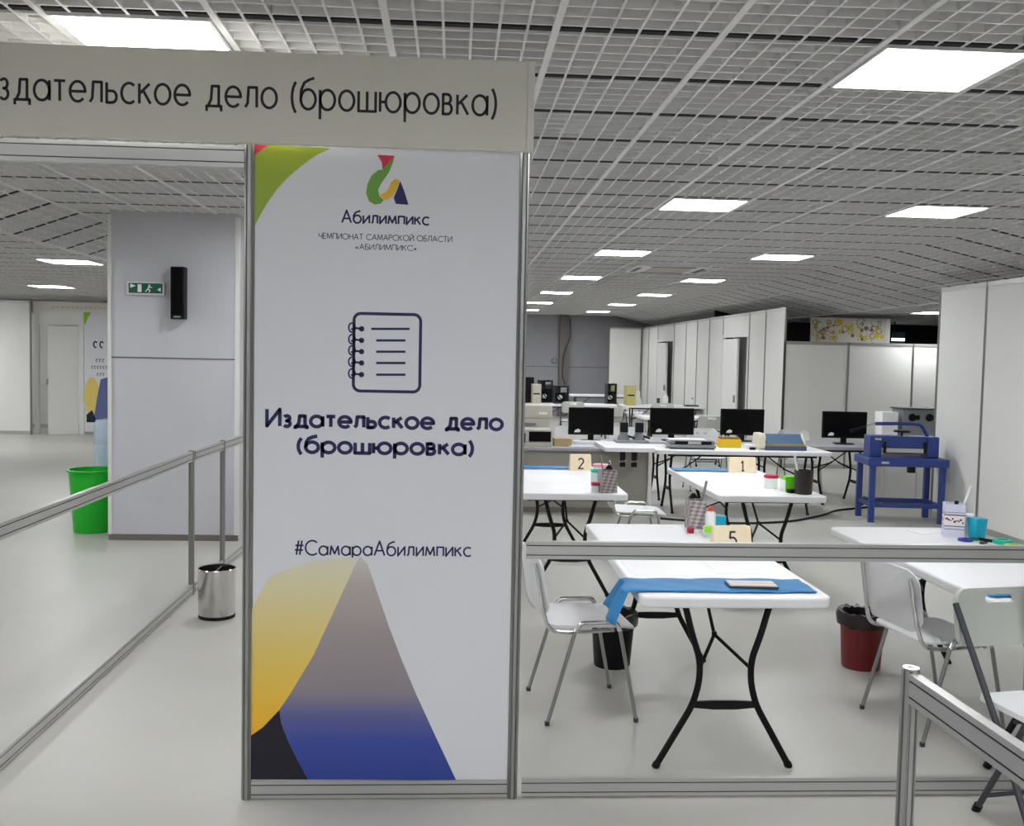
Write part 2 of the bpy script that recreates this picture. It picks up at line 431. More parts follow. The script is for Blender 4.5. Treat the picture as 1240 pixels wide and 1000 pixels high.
# ------------------------------------------------------------------ aluminium stand system
def post_mb(mb, x, y, z0, z1, r=.021, xf=None, mi=0, mg=1):
    """eight sided system post with open grooves"""
    pts = []
    for k in range(8):
        a = 2*PI*k/8
        for da, rr_ in ((-.24, 1), (.24, 1), (.30, .72), (.485, .72)):
            pts.append((x+r*rr_*math.cos(a+da), y+r*rr_*math.sin(a+da)))
    mb.prism(pts, z0, z1, mi, xf)
    return mb
def beam_mb(mb, p0, p1, z0, h=.07, th=.026, caps=False):
    """system beam between two points: face with two fine grooves"""
    p0 = Vector(p0); p1 = Vector(p1); d = (p1-p0); L = d.length; a = math.atan2(d.y, d.x)
    xf = TR(p0.x, p0.y, z0) @ RZ(a); g = .004
    prof = []
    zs = [0, h*.2, h*.2+g, h*.8-g, h*.8, h]
    y = -th/2
    pr = [(y, 0), (y, zs[1]), (y+.006, zs[1]), (y+.006, zs[2]), (y, zs[2]), (y, zs[3]), (y+.006, zs[3]), (y+.006, zs[4]), (y, zs[4]), (y, h)]
    pr += [(-a_, b_) for a_, b_ in reversed(pr)]
    n = len(pr)
    vs_ = [(0, a_, b_) for a_, b_ in pr]+[(L, a_, b_) for a_, b_ in pr]
    fs = [tuple(range(n-1, -1, -1)), tuple(range(n, 2*n))]+[(i, (i+1) % n, n+(i+1) % n, n+i) for i in range(n)]
    mi = [0]*len(fs)
    o = len(mb.v); mb.add(vs_, [(f[::-1]) for f in fs], 0, xf)
    for q_, idx in enumerate(range(len(mb.f)-n, len(mb.f))):
        if q_ in (1, 2, 3, 5, 6, 7, n-2-1, n-2-2, n-2-3, n-2-5, n-2-6, n-2-7): mb.m[idx] = 1
    return mb
AL = [m_alu, m_alug]; ALP = [m_alup, m_alug]

# the tall printed stand panel
X0, X1 = -.788, .262
bs = thing('banner_stand', 'tall white printed stand panel with green corner, notebook icon and blue peak', 'banner stand', (0, YF, 0), 0)
for xx in (X0, X1):
    post_mb(MB(), xx, 0, 0, 2.55).build('post', ALP, bs)
beam_mb(MB(), (X0+.02, 0, 0), (X1-.02, 0, 0), .004, .07).build('bottom_rail', AL, bs, smooth=False)
pan = MB().box(X0+.02, X1-.02, -.004, .004, .074, 2.55).build('printed_panel', m_print, bs, smooth=False)
def bp(x, z, d=.0048): return (x, -d, z)
def px(zx, zy, ox, oy, s):
    """print coordinates read off the photograph, in metres on the panel"""
    x, y = ox+zx/s, oy+zy/s
    ty = (y-183)/(943-183)
    xl = 303+(306-303)*ty; xr = 631+(611-631)*ty
    tx = (x-xl)/(xr-xl)
    yt = 178+(188-178)*tx; yb = 943+(941-943)*tx
    # foreshortening of the height is small and taken as linear
    return X0+.0+tx*(1.035), 2.541-(y-yt)/(yb-yt)*2.461
def poly(pts, ox, oy, s, d, mb, mi): mb.face([bp(*px(a, b, ox, oy, s), d) for a, b in pts][::-1], mi)
k4 = (280, 160, 3.3333); k6 = (280, 660, 2.9412)
mb = MB()
poly([(60, 48), (148, 54), (104, 86), (62, 128)], *k4, .0052, mb, 0)
poly([(148, 52), (400, 66), (345, 90), (290, 128), (235, 174), (190, 220), (150, 275), (118, 330), (95, 378), (74, 430), (64, 430), (62, 128), (104, 86)], *k4, .0048, mb, 1)
g_green = ramp_mat('print_green', [(1.9, S(100, 170, 60)), (2.54, S(170, 185, 40))])
mb.build('corner_swoosh', [mat('print_red', S(205, 35, 70), .45), g_green], pan, smooth=False)
mb = MB()
poly([(586, 91), (656, 94), (632, 122), (607, 148), (604, 120)], *k4, .0050, mb, 0)
poly([(655, 97), (648, 122), (632, 160), (606, 195), (590, 225), (594, 252), (612, 268), (600, 281), (576, 285), (553, 272), (541, 242), (546, 205), (564, 170), (590, 150), (607, 148), (632, 122)], *k4, .0048, mb, 1)
poly([(594, 238), (600, 246), (618, 238), (630, 225), (640, 200), (656, 185), (672, 187), (674, 200), (660, 232), (645, 252), (626, 266), (612, 267), (598, 255)], *k4, .0052, mb, 2)
poly([(678, 192), (692, 225), (712, 286), (660, 282), (652, 258), (666, 228)], *k4, .0054, mb, 3)
mb.build('emblem', [MAT['print_red'], mat('print_leaf', S(104, 160, 55), .45), mat('print_gold', S(235, 185, 40), .45), m_navy], pan, smooth=False)
# yellow leaf, peak and navy foot
ye = [(78, 235), (112, 165), (150, 95), (215, 66), (300, 38), (380, 28), (452, 24), (430, 82), (400, 150), (368, 225), (335, 300), (300, 380), (258, 455), (222, 520), (185, 578), (130, 642), (78, 682), (70, 682), (70, 235)]
pk = [(440, 58), (460, 18), (487, 50), (520, 150), (560, 272), (605, 395), (655, 520), (720, 670), (792, 834), (285, 834), (250, 765), (215, 690), (192, 625), (186, 578), (222, 520), (258, 455), (300, 380), (335, 300), (368, 225), (400, 150)]
nv = [(70, 682), (78, 682), (130, 642), (186, 578), (192, 625), (215, 690), (250, 765), (285, 834), (70, 834)]
zt, zb_ = px(460, 18, *k6)[1], px(285, 834, *k6)[1]
g_y = ramp_mat('print_yellow', [(px(0, 690, *k6)[1], S(240, 180, 30)), (px(0, 560, *k6)[1], S(240, 192, 60)), (px(0, 400, *k6)[1], S(232, 202, 100)), (px(0, 250, *k6)[1], S(226, 208, 140)), (px(0, 120, *k6)[1], S(224, 216, 176)), (zt, S(222, 218, 198))])
g_p = ramp_mat('print_peak', [(zb_, S(42, 66, 150)), (px(0, 700, *k6)[1], S(56, 74, 160)), (px(0, 600, *k6)[1], S(92, 96, 152)), (px(0, 510, *k6)[1], S(142, 134, 142)), (px(0, 300, *k6)[1], S(160, 150, 150)), (px(0, 120, *k6)[1], S(182, 172, 168)), (zt, S(208, 204, 200))])
mb = MB(); poly(ye, *k6, .0050, mb, 0); mb.build('yellow_leaf', g_y, pan, smooth=False)
mb = MB(); poly(pk, *k6, .0048, mb, 0); mb.build('blue_peak', g_p, pan, smooth=False)
mb = MB(); poly(nv, *k6, .0054, mb, 0); mb.build('navy_foot', mat('print_navy_dark', S(10, 9, 30), .45), pan, smooth=False)
# notebook icon
one = (0, 0, 1)
mb = MB(); fm = lambda x, z: bp(x, z)
xa, za = px(428.5, 374, *one); xb, zb2 = px(507, 468, *one)
ribbon(mb, [(a, b) for a, b in rr(xa, xb, zb2, za, .026)]+[rr(xa, xb, zb2, za, .026)[0]], .012, fm)
for i, (yy, l0, l1) in enumerate(((392.5, 449, 495), (406.3, 455, 490), (419.7, 455, 490), (433.2, 455, 490), (447.2, 455, 490))):
    ribbon(mb, [px(l0, yy, *one), px(l1, yy, *one)], .009, fm)
    cx, cz = px(437.5, yy, *one); disc(mb, cx, cz, .0105, fm)
    ribbon(mb, [(cx, cz), (cx-.026, cz+.003)]+arc(cx-.037, cz+.008, .012, -30, 330, 10)[0:0]+[(cx-.04, cz-.004)], .008, fm)
    ribbon(mb, arc(cx-.037, cz+.004, .0125, 0, 360, 14, .018), .006, fm)
mb.build('notebook_icon', m_navy, pan, smooth=False)
def banner_text(s, x0, x1, yb, hx, wt, name, caps=False, mat_=None):
    a = px(x0, yb, *one); b = px(x1, yb, *one); size = hx/(1 if caps else .62)
    mb = MB(); text(mb, s, a[0], b[0], (a[1]+b[1])/2, size, wt, fm)
    return mb.build(name, mat_ or m_navy, pan, smooth=False)
banner_text('Абилимпикс', 413.5, 518.5, 268, .029, .15, 'emblem_lettering')
banner_text('ЧЕМПИОНАТ САМАРСКОЙ ОБЛАСТИ', 386, 546, 287.5, .021, .13, 'subtitle_lettering', True)
banner_text('«АБИЛИМПИКС»', 430, 503, 299, .020, .13, 'subtitle_lettering', True)
banner_text('Издательское дело', 326, 606, 511, .0405, .215, 'title_lettering')
banner_text('(брошюровка)', 363, 570, 542, .0405, .215, 'title_lettering')
banner_text('#СамараАбилимпикс', 359.5, 568, 666, .035, .12, 'hashtag_lettering')

# fascia board over the entrance
fs = thing('fascia_sign', 'long grey fascia sign with dark lettering over the stand entrance', 'sign', (0, YF-.04, 2.547), 0)
fb = MB().box(-2.9, .262, -.012, .012, 0, .338).build('board', m_fascia, fs, smooth=False, bevel=.002)
MB().box(.262, .290, -.018, .014, -.002, .340).build('end_profile', m_fascia, fs, smooth=False, bevel=.004)
mb = MB(); text(mb, 'Издательское дело (брошюровка)', -1.768, .143, .131, .0735/.62, .088, lambda x, z: (x, -.0126, z))
mb.build('lettering', m_ink, fb, smooth=False)
lb = MB(); beam_mb(lb, (-2.9, 0), (X0-.02, 0), 2.462, .082, .04)
lb = tag(lb.build('entrance_beam', AL, smooth=False), 'shiny aluminium beam under the fascia sign left of the printed panel', 'beam'); lb.location = (0, YF+.01, 0)
post = MB(); post_mb(post, -2.92, YF, 0, 2.55)
tag(post.build('stand_post', AL), 'aluminium post carrying the far left end of the entrance beam', 'post')

# barriers of post and two rails
def barrier(label, p0, p1, posts, h=1.04):
    t = thing('barrier', label, 'barrier', (p0[0], p0[1], 0), math.atan2(p1[1]-p0[1], p1[0]-p0[0]))
    L = math.hypot(p1[0]-p0[0], p1[1]-p0[1])
    segs = [0]+[p for p in posts if 0 < p < L]+[L]
    for a, b in zip(segs[:-1], segs[1:]):
        a_, b_ = a+.018, b-.018
        beam_mb(MB(), (a_, 0), (b_, 0), h-.072, .07).build('top_rail', AL, t, smooth=False)
        beam_mb(MB(), (a_, 0), (b_, 0), .008, .07).build('bottom_rail', AL, t, smooth=False)
    for p in posts:
        o = post_mb(MB(), p, 0, 0, h+.004).build('post', ALP, t)
        mb = MB(); mb.lathe([(.012, h+.0045), (.019, h+.0045), (.019, h+.008), (.010, h+.008), (.0098, h+.0055), (0, h+.0055)], 12, p, 0)
        mb.build('post_cap', m_chrome, o)
    return t
barrier('low aluminium barrier between the printed panel and the white tables', (X1+.02, YF), (3.30, YF), [2.1, 3.018])
barrier('low aluminium gate barrier running towards the viewer at the lower right', (1.098, 2.3), (1.125, .55), [0.0, 1.75])
barrier('long low aluminium barrier along the passage left of the printed panel', (-1.86, 3.9), (-1.86, 7.30), [0, 3.4])
barrier('short low aluminium barrier section behind the steel bin', (-1.858, 7.34), (-1.80, 9.3), [.82, 1.96])

# partitions of white panels between aluminium posts
def partition(name, p0, p1, h, n, mat_=m_panel, z0=0, skip=(), head=None, top=.05, joints=None):
    d = Vector((p1[0]-p0[0], p1[1]-p0[1])); L = d.length; a = math.atan2(d.y, d.x)
    root = bpy.data.objects.new(name, None); C.objects.link(root); root.location = (p0[0], p0[1], 0); root.rotation_euler = (0, 0, a); root['kind'] = 'structure'
    js = joints or [L*i/n for i in range(n+1)]
    for i in range(len(js)-1):
        b, c = js[i]+.018, js[i+1]-.018
        zz = z0+.07 if i not in skip else head
        MB().box(b, c, -.006, .006, zz, h-top).build('panel', mat_, root, smooth=False)
        MB().box(b, c, -.014, .014, h-top, h).build('top_rail', m_alu, root, smooth=False)
        if i not in skip: MB().box(b, c, -.014, .014, z0, z0+.07).build('bottom_rail', m_alu, root, smooth=False)
        else: MB().box(b, c, -.014, .014, head-.06, head).build('door_head', m_doorw, root, smooth=False)
    for x in js: post_mb(MB(), x, 0, z0, h, .021).build('post', ALP, root)
    return root
tj = [16.38, 17.41, 18.38, 20.2, 21.3, 22.38, 23.46, 24.74, 26.77, 28.0, 29.2]
partition('wall_partition_right', (5.45, 16.38), (5.45, 29.2), 2.655, 0, joints=[y-16.38 for y in tj], skip=(2, 7), head=2.27)
partition('wall_partition_back', (5.45, 16.38), (9.95, 16.38), 2.10, 0, joints=[0, 1.07, 2.17, 2.8, 3.9], top=.05)
partition('wall_partition_near', (5.60, 11.38), (5.60, 3.2), 2.645, 0, joints=[0, 1.02, 2.04, 3.06, 4.08, 5.1, 6.12, 7.14, 8.16])
partition('wall_partition_return', (4.47, 28.95), (5.40, 28.95), 2.64, 1)
# doors in the right partition: a leaf standing ajar and the dark slot beside it
def partition_door(n, y0, y1, dy):
    r = bpy.data.objects.new('door_%d' % n, None); C.objects.link(r); r['kind'] = 'structure'; r.location = (5.45, 0, 0)
    for y in (y0+.03, y1-.03): MB().box(-.03, .03, y-.03, y+.03, 0, 2.27).build('door_frame', m_doorw, r, smooth=False)
    MB().box(-.02, .02, y0+(y1-y0)*dy, y1-.06, .01, 2.18).build('door_leaf', m_doorw, r, smooth=False)
    MB().box(-.05, -.02, y0+(y1-y0)*dy+.06, y0+(y1-y0)*dy+.10, .95, 1.09).build('door_handle', m_grey, r, smooth=False)
    MB().box(.25, .28, y0-.2, y1+.2, 0, 2.25).build('door_backing', m_panel, r, smooth=False)
partition_door(1, 18.38, 20.2, .40)
partition_door(2, 24.74, 26.77, .42)
# the dark room seen above the back partition
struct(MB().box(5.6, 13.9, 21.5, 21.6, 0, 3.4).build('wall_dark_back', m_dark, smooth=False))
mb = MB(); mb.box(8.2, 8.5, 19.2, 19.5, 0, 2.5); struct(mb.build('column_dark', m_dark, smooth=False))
mb = MB(); mb.box(8.62, 9.4, 20.6, 20.7, 0, 2.42); tag(mb.build('tv_screen', mat('dim_glass', S(60, 66, 74), .3)), 'dim grey screen in the dark room right of the patterned panel', 'screen')
t = thing('tube_lamp', 'lit tube lamp glowing in the dark room right of the patterned panel', 'lamp', (8.86, 19.9, 2.25))
mb = MB(); mb.tube([(-.2, 0, 0), (.2, 0, 0)], .024, 10); mb.build('tube', mat('tube_glow', (1, 1, 1), .5, emit=6), t)
MB().box(-.23, .23, -.03, .03, .022, .05).build('holder', m_dkgrey, t, smooth=False)
MB().box(-.01, .01, -.01, .01, .05, .40).build('hanger', m_dkgrey, t, smooth=False)
# patterned printed panel above the back partition
t = thing('patterned_panel', 'wide cream panel with yellow and grey doodle pattern above the back partition', 'panel', (0, 17.5, 0))
bd = MB().box(6.27, 7.62, -.015, .015, 0, 2.55).build('board', mat('doodle_ground', S(214, 210, 198), .6), t, smooth=False)
MB().box(7.62, 7.70, -.02, .02, 0, 2.55).build('end_profile', m_panel, t, smooth=False)
random.seed(11); mb = MB(); fm2 = lambda x, z: (x, -.0165, z)
for k in range(90):
    cx, cz = random.uniform(6.33, 7.56), random.uniform(2.18, 2.50); r_ = random.uniform(.018, .055); mi = random.choice((0, 0, 1, 1, 2))
    kind = random.random()
    if kind < .35: disc(mb, cx, cz, r_*.8, lambda x, z, kk=k: (x, -.0163-.00002*kk, z), mi, 9)
    elif kind < .7: ribbon(mb, arc(cx, cz, r_, 0, 360, 14), .014, fm2, mi)
    else: ribbon(mb, arc(cx, cz, r_*1.6, random.uniform(0, 180), random.uniform(200, 330), 12), .012, fm2, mi)
mb.build('doodle_pattern', [mat('doodle_yellow', S(220, 190, 20), .6), mat('doodle_grey', S(120, 108, 100), .6), mat('doodle_ochre', S(186, 160, 70), .6)], bd, smooth=False)

# ------------------------------------------------------------------ column and left side
cr = MB().box(-3.13, -1.98, 9.40, 10.5, 0, 3.04).build('column', m_colgrey, smooth=False); struct(cr)
mb = MB(); mb.box(-3.14, -1.97, 9.385, 9.41, 0, .055); mb.build('baseboard', m_skirt, cr, smooth=False)
mb = MB(); mb.box(-3.13, -1.98, 9.396, 9.401, 1.674, 1.686); mb.build('panel_joint', m_skirt, cr, smooth=False)
mb = MB(); mb.box(-3.145, -3.115, 9.385, 9.42, .055, 2.97); mb.box(-2.005, -1.965, 9.385, 9.42, .055, 2.97)
mb.build('corner_trim', m_panel, cr, smooth=False)
t = thing('exit_sign', 'green emergency exit sign in white frame on the grey column', 'sign', (-2.80, 9.395, 2.31))
MB().box(-.17, .17, -.03, 0, -.06, .06).build('frame', m_frame, t, smooth=False, bevel=.004)
mb = MB(); mb.box(-.15, .15, -.033, -.03, -.045, .045); fc = mb.build('face', mat('exit_green', S(8, 92, 66), .4), t, smooth=False)
fm3 = lambda x, z: (x, -.0336, z)
mb = MB(); disc(mb, .035, .026, .009, fm3)
ribbon(mb, [(.04, .012), (.02, -.006), (.04, -.02), (.03, -.038)], .009, fm3); ribbon(mb, [(.02, -.006), (.0, -.03)], .009, fm3); ribbon(mb, [(.06, .006), (.04, .012), (.02, .012)], .007, fm3)
mb.face([fm3(-.135, .04), fm3(-.135, .0), fm3(-.085, .02)][::-1]); mb.face([fm3(.135, .01), fm3(.105, -.01), fm3(.135, -.03)])
mb.face([fm3(-.07, .035), fm3(-.07, -.035), fm3(-.035, -.035), fm3(-.035, .035)])
mb.build('pictogram', m_paper, fc, smooth=False)
t = thing('wall_speaker', 'tall narrow black speaker on the grey column beside the exit sign', 'speaker', (-2.49, 9.39, 2.27))
MB().box(-.062, .062, -.13, -.02, -.235, .235).build('cabinet', m_blackp, t, smooth=False, bevel=.01)
MB().box(-.05, .05, -.134, -.13, -.20, .22).build('front_grille', m_screen, t, smooth=False)
MB().box(-.03, .03, -.02, .004, -.06, .06).build('wall_bracket', m_dkgrey, t, smooth=False)
MB().box(-.03, .03, -.137, -.134, -.222, -.207).build('badge', m_grey, t, smooth=False)

def bin_(name, label, loc, r0, r1, h, m_, liner=None, rim=.012, n=32, ribs=0, wall=.006):
    t = thing(name, label, 'bin', loc)
    mb = MB()
    mb.lathe([(0, .0), (r0, 0), (r0+.004, .01), (r1, h-.02), (r1+rim, h-.016), (r1+rim, h), (r1-wall, h), (r0-wall, .012), (0, .012)], n)
    mb.build('body', m_, t)
    if liner:
        mb = MB(); n2 = 40; random.seed(int(loc[1]*100))
        prof = []
        vs_ = []
        for zz, rr_ in ((h*.78, r1+.002), (h*.80, r1+.016), (h-.02, r1+.022), (h+.016, r1+.014), (h+.01, r1-.008), (h*.7, r1-.016), (h*.4, r1*.8)):
            for k in range(n2):
                a = 2*PI*k/n2; wob = random.uniform(-.005, .005)
                vs_.append(((rr_+wob*.6)*math.cos(a), (rr_+wob*.6)*math.sin(a), zz+wob*1.6))
        mb.add(vs_, [(i*n2+k, i*n2+(k+1) % n2, (i+1)*n2+(k+1) % n2, (i+1)*n2+k) for i in range(6) for k in range(n2)])
        mb.build('bin_liner', liner, t)
    return t
bin_('waste_bin', 'bright green plastic bin standing left of the grey column', (-3.44, 9.85, 0), .175, .22, .60, m_green, rim=.02)
tb = thing('steel_bin', 'polished steel wastebasket beside the left aluminium barrier', 'bin', (-1.54, 6.70, 0))
mb = MB(); mb.lathe([(0, .01), (.112, .01), (.118, .02), (.122, .32), (.125, .324), (.122, .33), (.117, .326), (.113, .03), (0, .03)], 40); mb.build('body', m_steel, tb)
mb = MB(); mb.lathe([(0, 0), (.117, 0), (.119, .006), (.119, .022), (.1, .024), (0, .024)], 40); mb.build('base_ring', m_blackp, tb)
mb = MB(); mb.box(-.003, .003, -.112, .112, .285, .312); mb.build('divider', m_steel, tb, smooth=False)
t = thing('water_dispenser', 'pale blue white water dispenser half hidden behind the green bin', 'water dispenser', (-3.44, 10.35, 0))
mb = MB(); mb.prism(rr(-.16, .16, -.16, .16, .03), 0, .52); mb.build('body', mat('dispenser_white', S(206, 214, 224), .4), t, bevel=.01)
mb = MB(); mb.lathe([(0, .52), (.10, .52), (.155, .57), (.16, .78), (.153, .80), (.16, .82), (.16, .98), (.14, 1.04), (0, 1.06)], 28); mb.build('bottle', mat('bottle_blue', S(190, 208, 224), .15), t)
mb = MB(); mb.box(-.03, .03, -.20, -.16, .42, .45); mb.build('tap', m_grey, t, smooth=False)

# distant booth on the left
partition('wall_booth_left', (-14.2, 20.6), (-8.40, 20.6), 2.66, 0, joints=[0, .98, 1.96, 2.94, 3.92, 4.9, 5.8])
bo = thing('distant_fascia', 'distant cream fascia board above the open door on the left', 'sign', (0, 20.8, 0))
MB().box(-8.42, -5.6, -.03, .0, 2.46, 2.66).build('board', m_fascia, bo, smooth=False)
mb = MB()
random.seed(5)
xx = -8.05
while xx < -6.6:
    wv = random.uniform(.04, .07); ribbon(mb, [(xx, 2.55), (xx+wv, 2.55)], .045, lambda x, z: (x, -.0305, z)); xx += wv+.03
mb.build('faded_lettering', m_beige, bo, smooth=False)
dr = bpy.data.objects.new('door_3', None); C.objects.link(dr); dr['kind'] = 'structure'; dr.location = (0, 20.8, 0)
for xx in (-8.36, -7.48): MB().box(xx-.045, xx+.045, -.03, .03, 0, 2.46).build('door_frame', m_doorw, dr, smooth=False)
MB().box(-8.4, -7.45, -.02, .02, 2.2, 2.46).build('door_header_panel', m_panel, dr, smooth=False)
lf = MB().box(-.56, 0, -.018, .018, .01, 2.17).build('door_leaf', m_doorw, dr, loc=(-7.54, -.02, 0), smooth=False); lf.rotation_euler = (0, 0, .45)
MB().box(-.59, -.56, -.07, -.02, 1.0, 1.12).build('door_handle', m_grey, lf, smooth=False)
partition('wall_booth_back', (-11, 22.5), (-6, 22.5), 2.5, 5)
t = thing('booth_banner', 'distant white banner with green corner and yellow balloon shape beside the open door', 'banner', (0, 20.78, 0))
pb = MB().box(-7.42, -6.45, -.01, .01, .06, 2.46).build('panel', m_print, t, smooth=False)
mb = MB(); F = lambda x, z: (x, -.0108, z); F2 = lambda x, z: (x, -.0116, z)
mb.face([F(-7.42, 2.46), F(-7.28, 2.46), F(-7.34, 2.36), F(-7.40, 2.22), F(-7.42, 2.22)][::-1], 0)
mb.face([F(-7.27+.15*math.cos(a), .78+.38*math.sin(a)) for a in [2*PI*k/24 for k in range(24)]][::-1], 1)
mb.face([F2(-7.17, .75), F2(-7.10, 1.12), F2(-6.7, 1.25), F2(-6.45, .6), F2(-6.45, .25), F2(-7.25, .25)], 2)
mb.face([F2(-7.38, .40), F2(-7.27, .50), F2(-7.17, .25), F2(-7.38, .25)], 3)
mb.build('printed_pattern', [mat('booth_green', S(150, 190, 40), .5), mat('booth_yellow', S(230, 205, 110), .5), mat('booth_blue', S(95, 105, 150), .5), mat('booth_navy', S(14, 13, 44), .5)], pb, smooth=False)
mb = MB(); random.seed(3)
for (zz, x0_, n_, s_) in ((1.82, -7.24, 2, .10), (1.50, -7.19, 3, .05), (1.36, -7.28, 6, .045), (1.22, -7.17, 3, .045)):
    xq = x0_
    for k in range(n_):
        ribbon(mb, arc(xq+s_*.4, zz, s_*.35, 30, 300, 8, s_*.6), s_*.28, F); xq += s_*1.25
mb.build('blurred_marks', m_navy, pb, smooth=False)
t = thing('booth_stool', 'small white stool seen through the distant open door', 'stool', (-8.12, 21.6, 0))
mb = MB(); mb.prism(rr(-.2, .2, -.18, .18, .05), .44, .48); mb.build('seat', m_chairw, t, bevel=.01)
for sx in (-.15, .15):
    for sy in (-.13, .13): MB().tube([(sx, sy, .44), (sx*1.15, sy*1.15, 0)], .014, 8).build('leg', m_tube, t)

# ------------------------------------------------------------------ folding tables
TH = .74
def make_table(label, loc, rz=0, group='white folding tables', top_mat=None, TL=1.86, TW=.83, TH=.74, ins=.23):
    k = TH/.74
    t = thing('folding_table', label, 'table', loc, rz, group)
    mb = MB(); mb.prism(rr(-TW/2, TW/2, -TL/2, TL/2, .05, 6), TH-.048, TH)
    mb.build('tabletop', top_mat or m_table, t, bevel=.010, seg=3)
    for s in (-1, 1):
        o_ = MB(); o_.tube([(s*(TW/2-.1), -TL/2+.16, TH-.062), (s*(TW/2-.1), TL/2-.16, TH-.062)], .016, 8); o_.build('side_rail', m_black, t)
    for e in (-1, 1):
        y = e*(TL/2-ins)
        for s in (-1, 1):
            p = fillet([(s*.19, y, TH-.05), (s*.150, y, .55*k), (s*.113, y, .45*k), (s*.112, y, .36*k), (s*.138, y, .262*k), (s*.29, y, .012)], .07)
            l = MB().tube(p, .0145, 10).build('leg', m_black, t)
            MB().tube([(s*.286, y, .02), (s*.2955, y, 0)], .0175, 10).build('rubber_foot', m_blackp, l)
        mb = MB(); mb.prism([(-.14, -.013), (-.05, -.021), (.05, -.021), (.14, -.013), (.14, .013), (.05, .017), (-.05, .017), (-.14, .013)], -.006, .006, 0, TR(0, y, .262*k) @ Matrix.Rotation(PI/2, 4, 'X'))
        mb.build('crossbar', m_black, t)
        mb = MB(); yi = y-e*.20; yt = y-e*.46
        for s in (-1, 1): mb.tube([(s*.113, y, .41*k), (0, yi, .50*k)], .008, 7)
        mb.tube([(0, yi, .50*k), (0, yt, TH-.05)], .008, 7); mb.lathe([(0, -.012), (.012, -.012), (.012, .012), (0, .012)], 8, xf=TR(0, yi, .5*k))
        mb.build('brace', m_black, t)
        mb = MB(); mb.tube([(-.30, y, TH-.06), (.30, y, TH-.06)], .014, 8); mb.build('pivot_bar', m_black, t)
    return t
T5 = make_table('white folding table nearest the front, with blue cloth and number 5 block', (1.196, 4.075+.91, 0), TL=1.82, TW=.81, TH=.785, ins=.155)
T6 = copy_tree(T5, (2.665, 4.055+.91, 0), 0, 'white folding table at the right with tape and pen box')
T2 = copy_tree(T5, (.875, 7.17+.91, 0), 0, 'white folding table with the number 2 block beside the printed panel')
T1 = copy_tree(T5, (2.345, 7.17+.91, 0), 0, 'white folding table carrying the number 1 block and black pencil cup')
T7 = make_table('long white folding table with laminator and yellow box at the back', (3.315, 11.62, 0), PI/2, TL=2.04)
D3 = make_table('grey topped folding desk under the rightmost monitor', (4.84, 12.45, 0), PI/2, 'grey folding desks', m_greydesk, .96)
D2 = make_table('grey desk behind the long white table carrying two monitors', (3.28, 12.68, 0), PI/2, 'grey folding desks', m_greydesk, 1.84)
DT = make_table('distant white table with opened computer cases near the far wall', (2.62, 22.0, 0), PI/2)
copy_tree(DT, (4.62, 22.0, 0), PI/2, 'distant white table with the yellow computer case')
copy_tree(DT, (4.05, 27.6, 0), PI/2, 'farthest small white table in front of the grey wall')
copy_tree(DT, (4.25, 17.9, 0), PI/2, 'white table by the right partition behind the monitors')

# counter desk with khaki front panel on the left of the back row
t = thing('counter_desk', 'grey topped counter desk with khaki front panel behind table 2', 'desk', (0, 0, 0))
MB().box(.10, 2.27, 11.28, 12.6, .705, .74).build('desktop', m_greydesk, t, smooth=False, bevel=.004)
MB().box(.14, 2.23, 11.34, 11.37, .02, .705).build('front_panel', m_khaki, t, smooth=False)
MB().box(2.23, 2.27, 11.30, 12.58, 0, .705).build('side_panel', m_panel, t, smooth=False)
MB().box(.10, .14, 11.30, 12.58, 0, .705).build('side_panel', m_panel, t, smooth=False)
MB().box(.14, 2.23, 11.325, 11.34, 0, .06).build('kickboard', m_skirt, t, smooth=False)
# cabinet behind the guillotine
t = thing('side_cabinet', 'low white cabinet behind the blue paper cutter', 'cabinet', (5.78, 12.45, 0))
MB().box(-.46, .40, -.3, .3, .05, .80).build('body', m_panel, t, smooth=False, bevel=.004)
MB().box(-.44, -.03, -.318, -.3, .08, .78).build('door', m_doorw, t, smooth=False); MB().box(-.02, .38, -.318, -.3, .08, .78).build('door', m_doorw, t, smooth=False)
MB().box(-.44, .38, -.28, .28, 0, .05).build('plinth', m_skirt, t, smooth=False)

# ------------------------------------------------------------------ chairs
def make_shell_chair(label, loc, rz, group='white plastic shell chairs'):
    """faces local +X"""
    t = thing('shell_chair', label, 'chair', loc, rz, group)
    def seat_b(x, y): 
        u = (x+.02)/.22
        return (x, y, .462+.010*(y/.22)**2*1 - .018*max(0, u-.35)**2*2.2+.012*max(0, -u-.5)**2)
    MB().plate(rr(-.20, .225, -.225, .225, .06), None, seat_b, .010, 8).build('seat', m_chairw, t)
    def back_b(y, z):
        return (-.215-.16*(z-.52)-.055*(1-(y/.225)**2)*1.0+.008, y, z)
    MB().plate(rr(-.225, .225, .515, .815, .075, 7), None, back_b, .009, 8).build('backrest', m_chairw, t)
    for s in (-1, 1):
        y = s*.245
        for (xt, xb, nm) in ((.135, .225, 'f'), (-.085, -.215, 'r')):
            l = MB().tube([(xt, y, .455), (xb, y*1.03, .008)], .0098, 10).build('leg', m_tube, t)
            MB().tube([(xb-.001, y*1.03, .02), (xb, y*1.03, 0)], .0122, 10).build('foot_cap', m_dkgrey, l)
        mb = MB(); mb.tube(fillet([(.135, y, .450), (.118, y, .492), (-.06, y, .492), (-.085, y, .450)], .04), .0115, 10)
        mb.build('side_loop', m_chrome, t)
        mb = MB(); mb.tube(fillet([(.10, s*.20, .442), (-.10, s*.215, .438), (-.215, s*.222, .452), (-.250, s*.205, .60), (-.278, s*.2, .775)], .07), .010, 10)
        mb.build('back_tube', m_chrome, t)
    for x in (.10, -.06): MB().tube([(x, -.245, .452), (x, .245, .452)], .009, 8).build('seat_bar', m_tube, t)
    return t
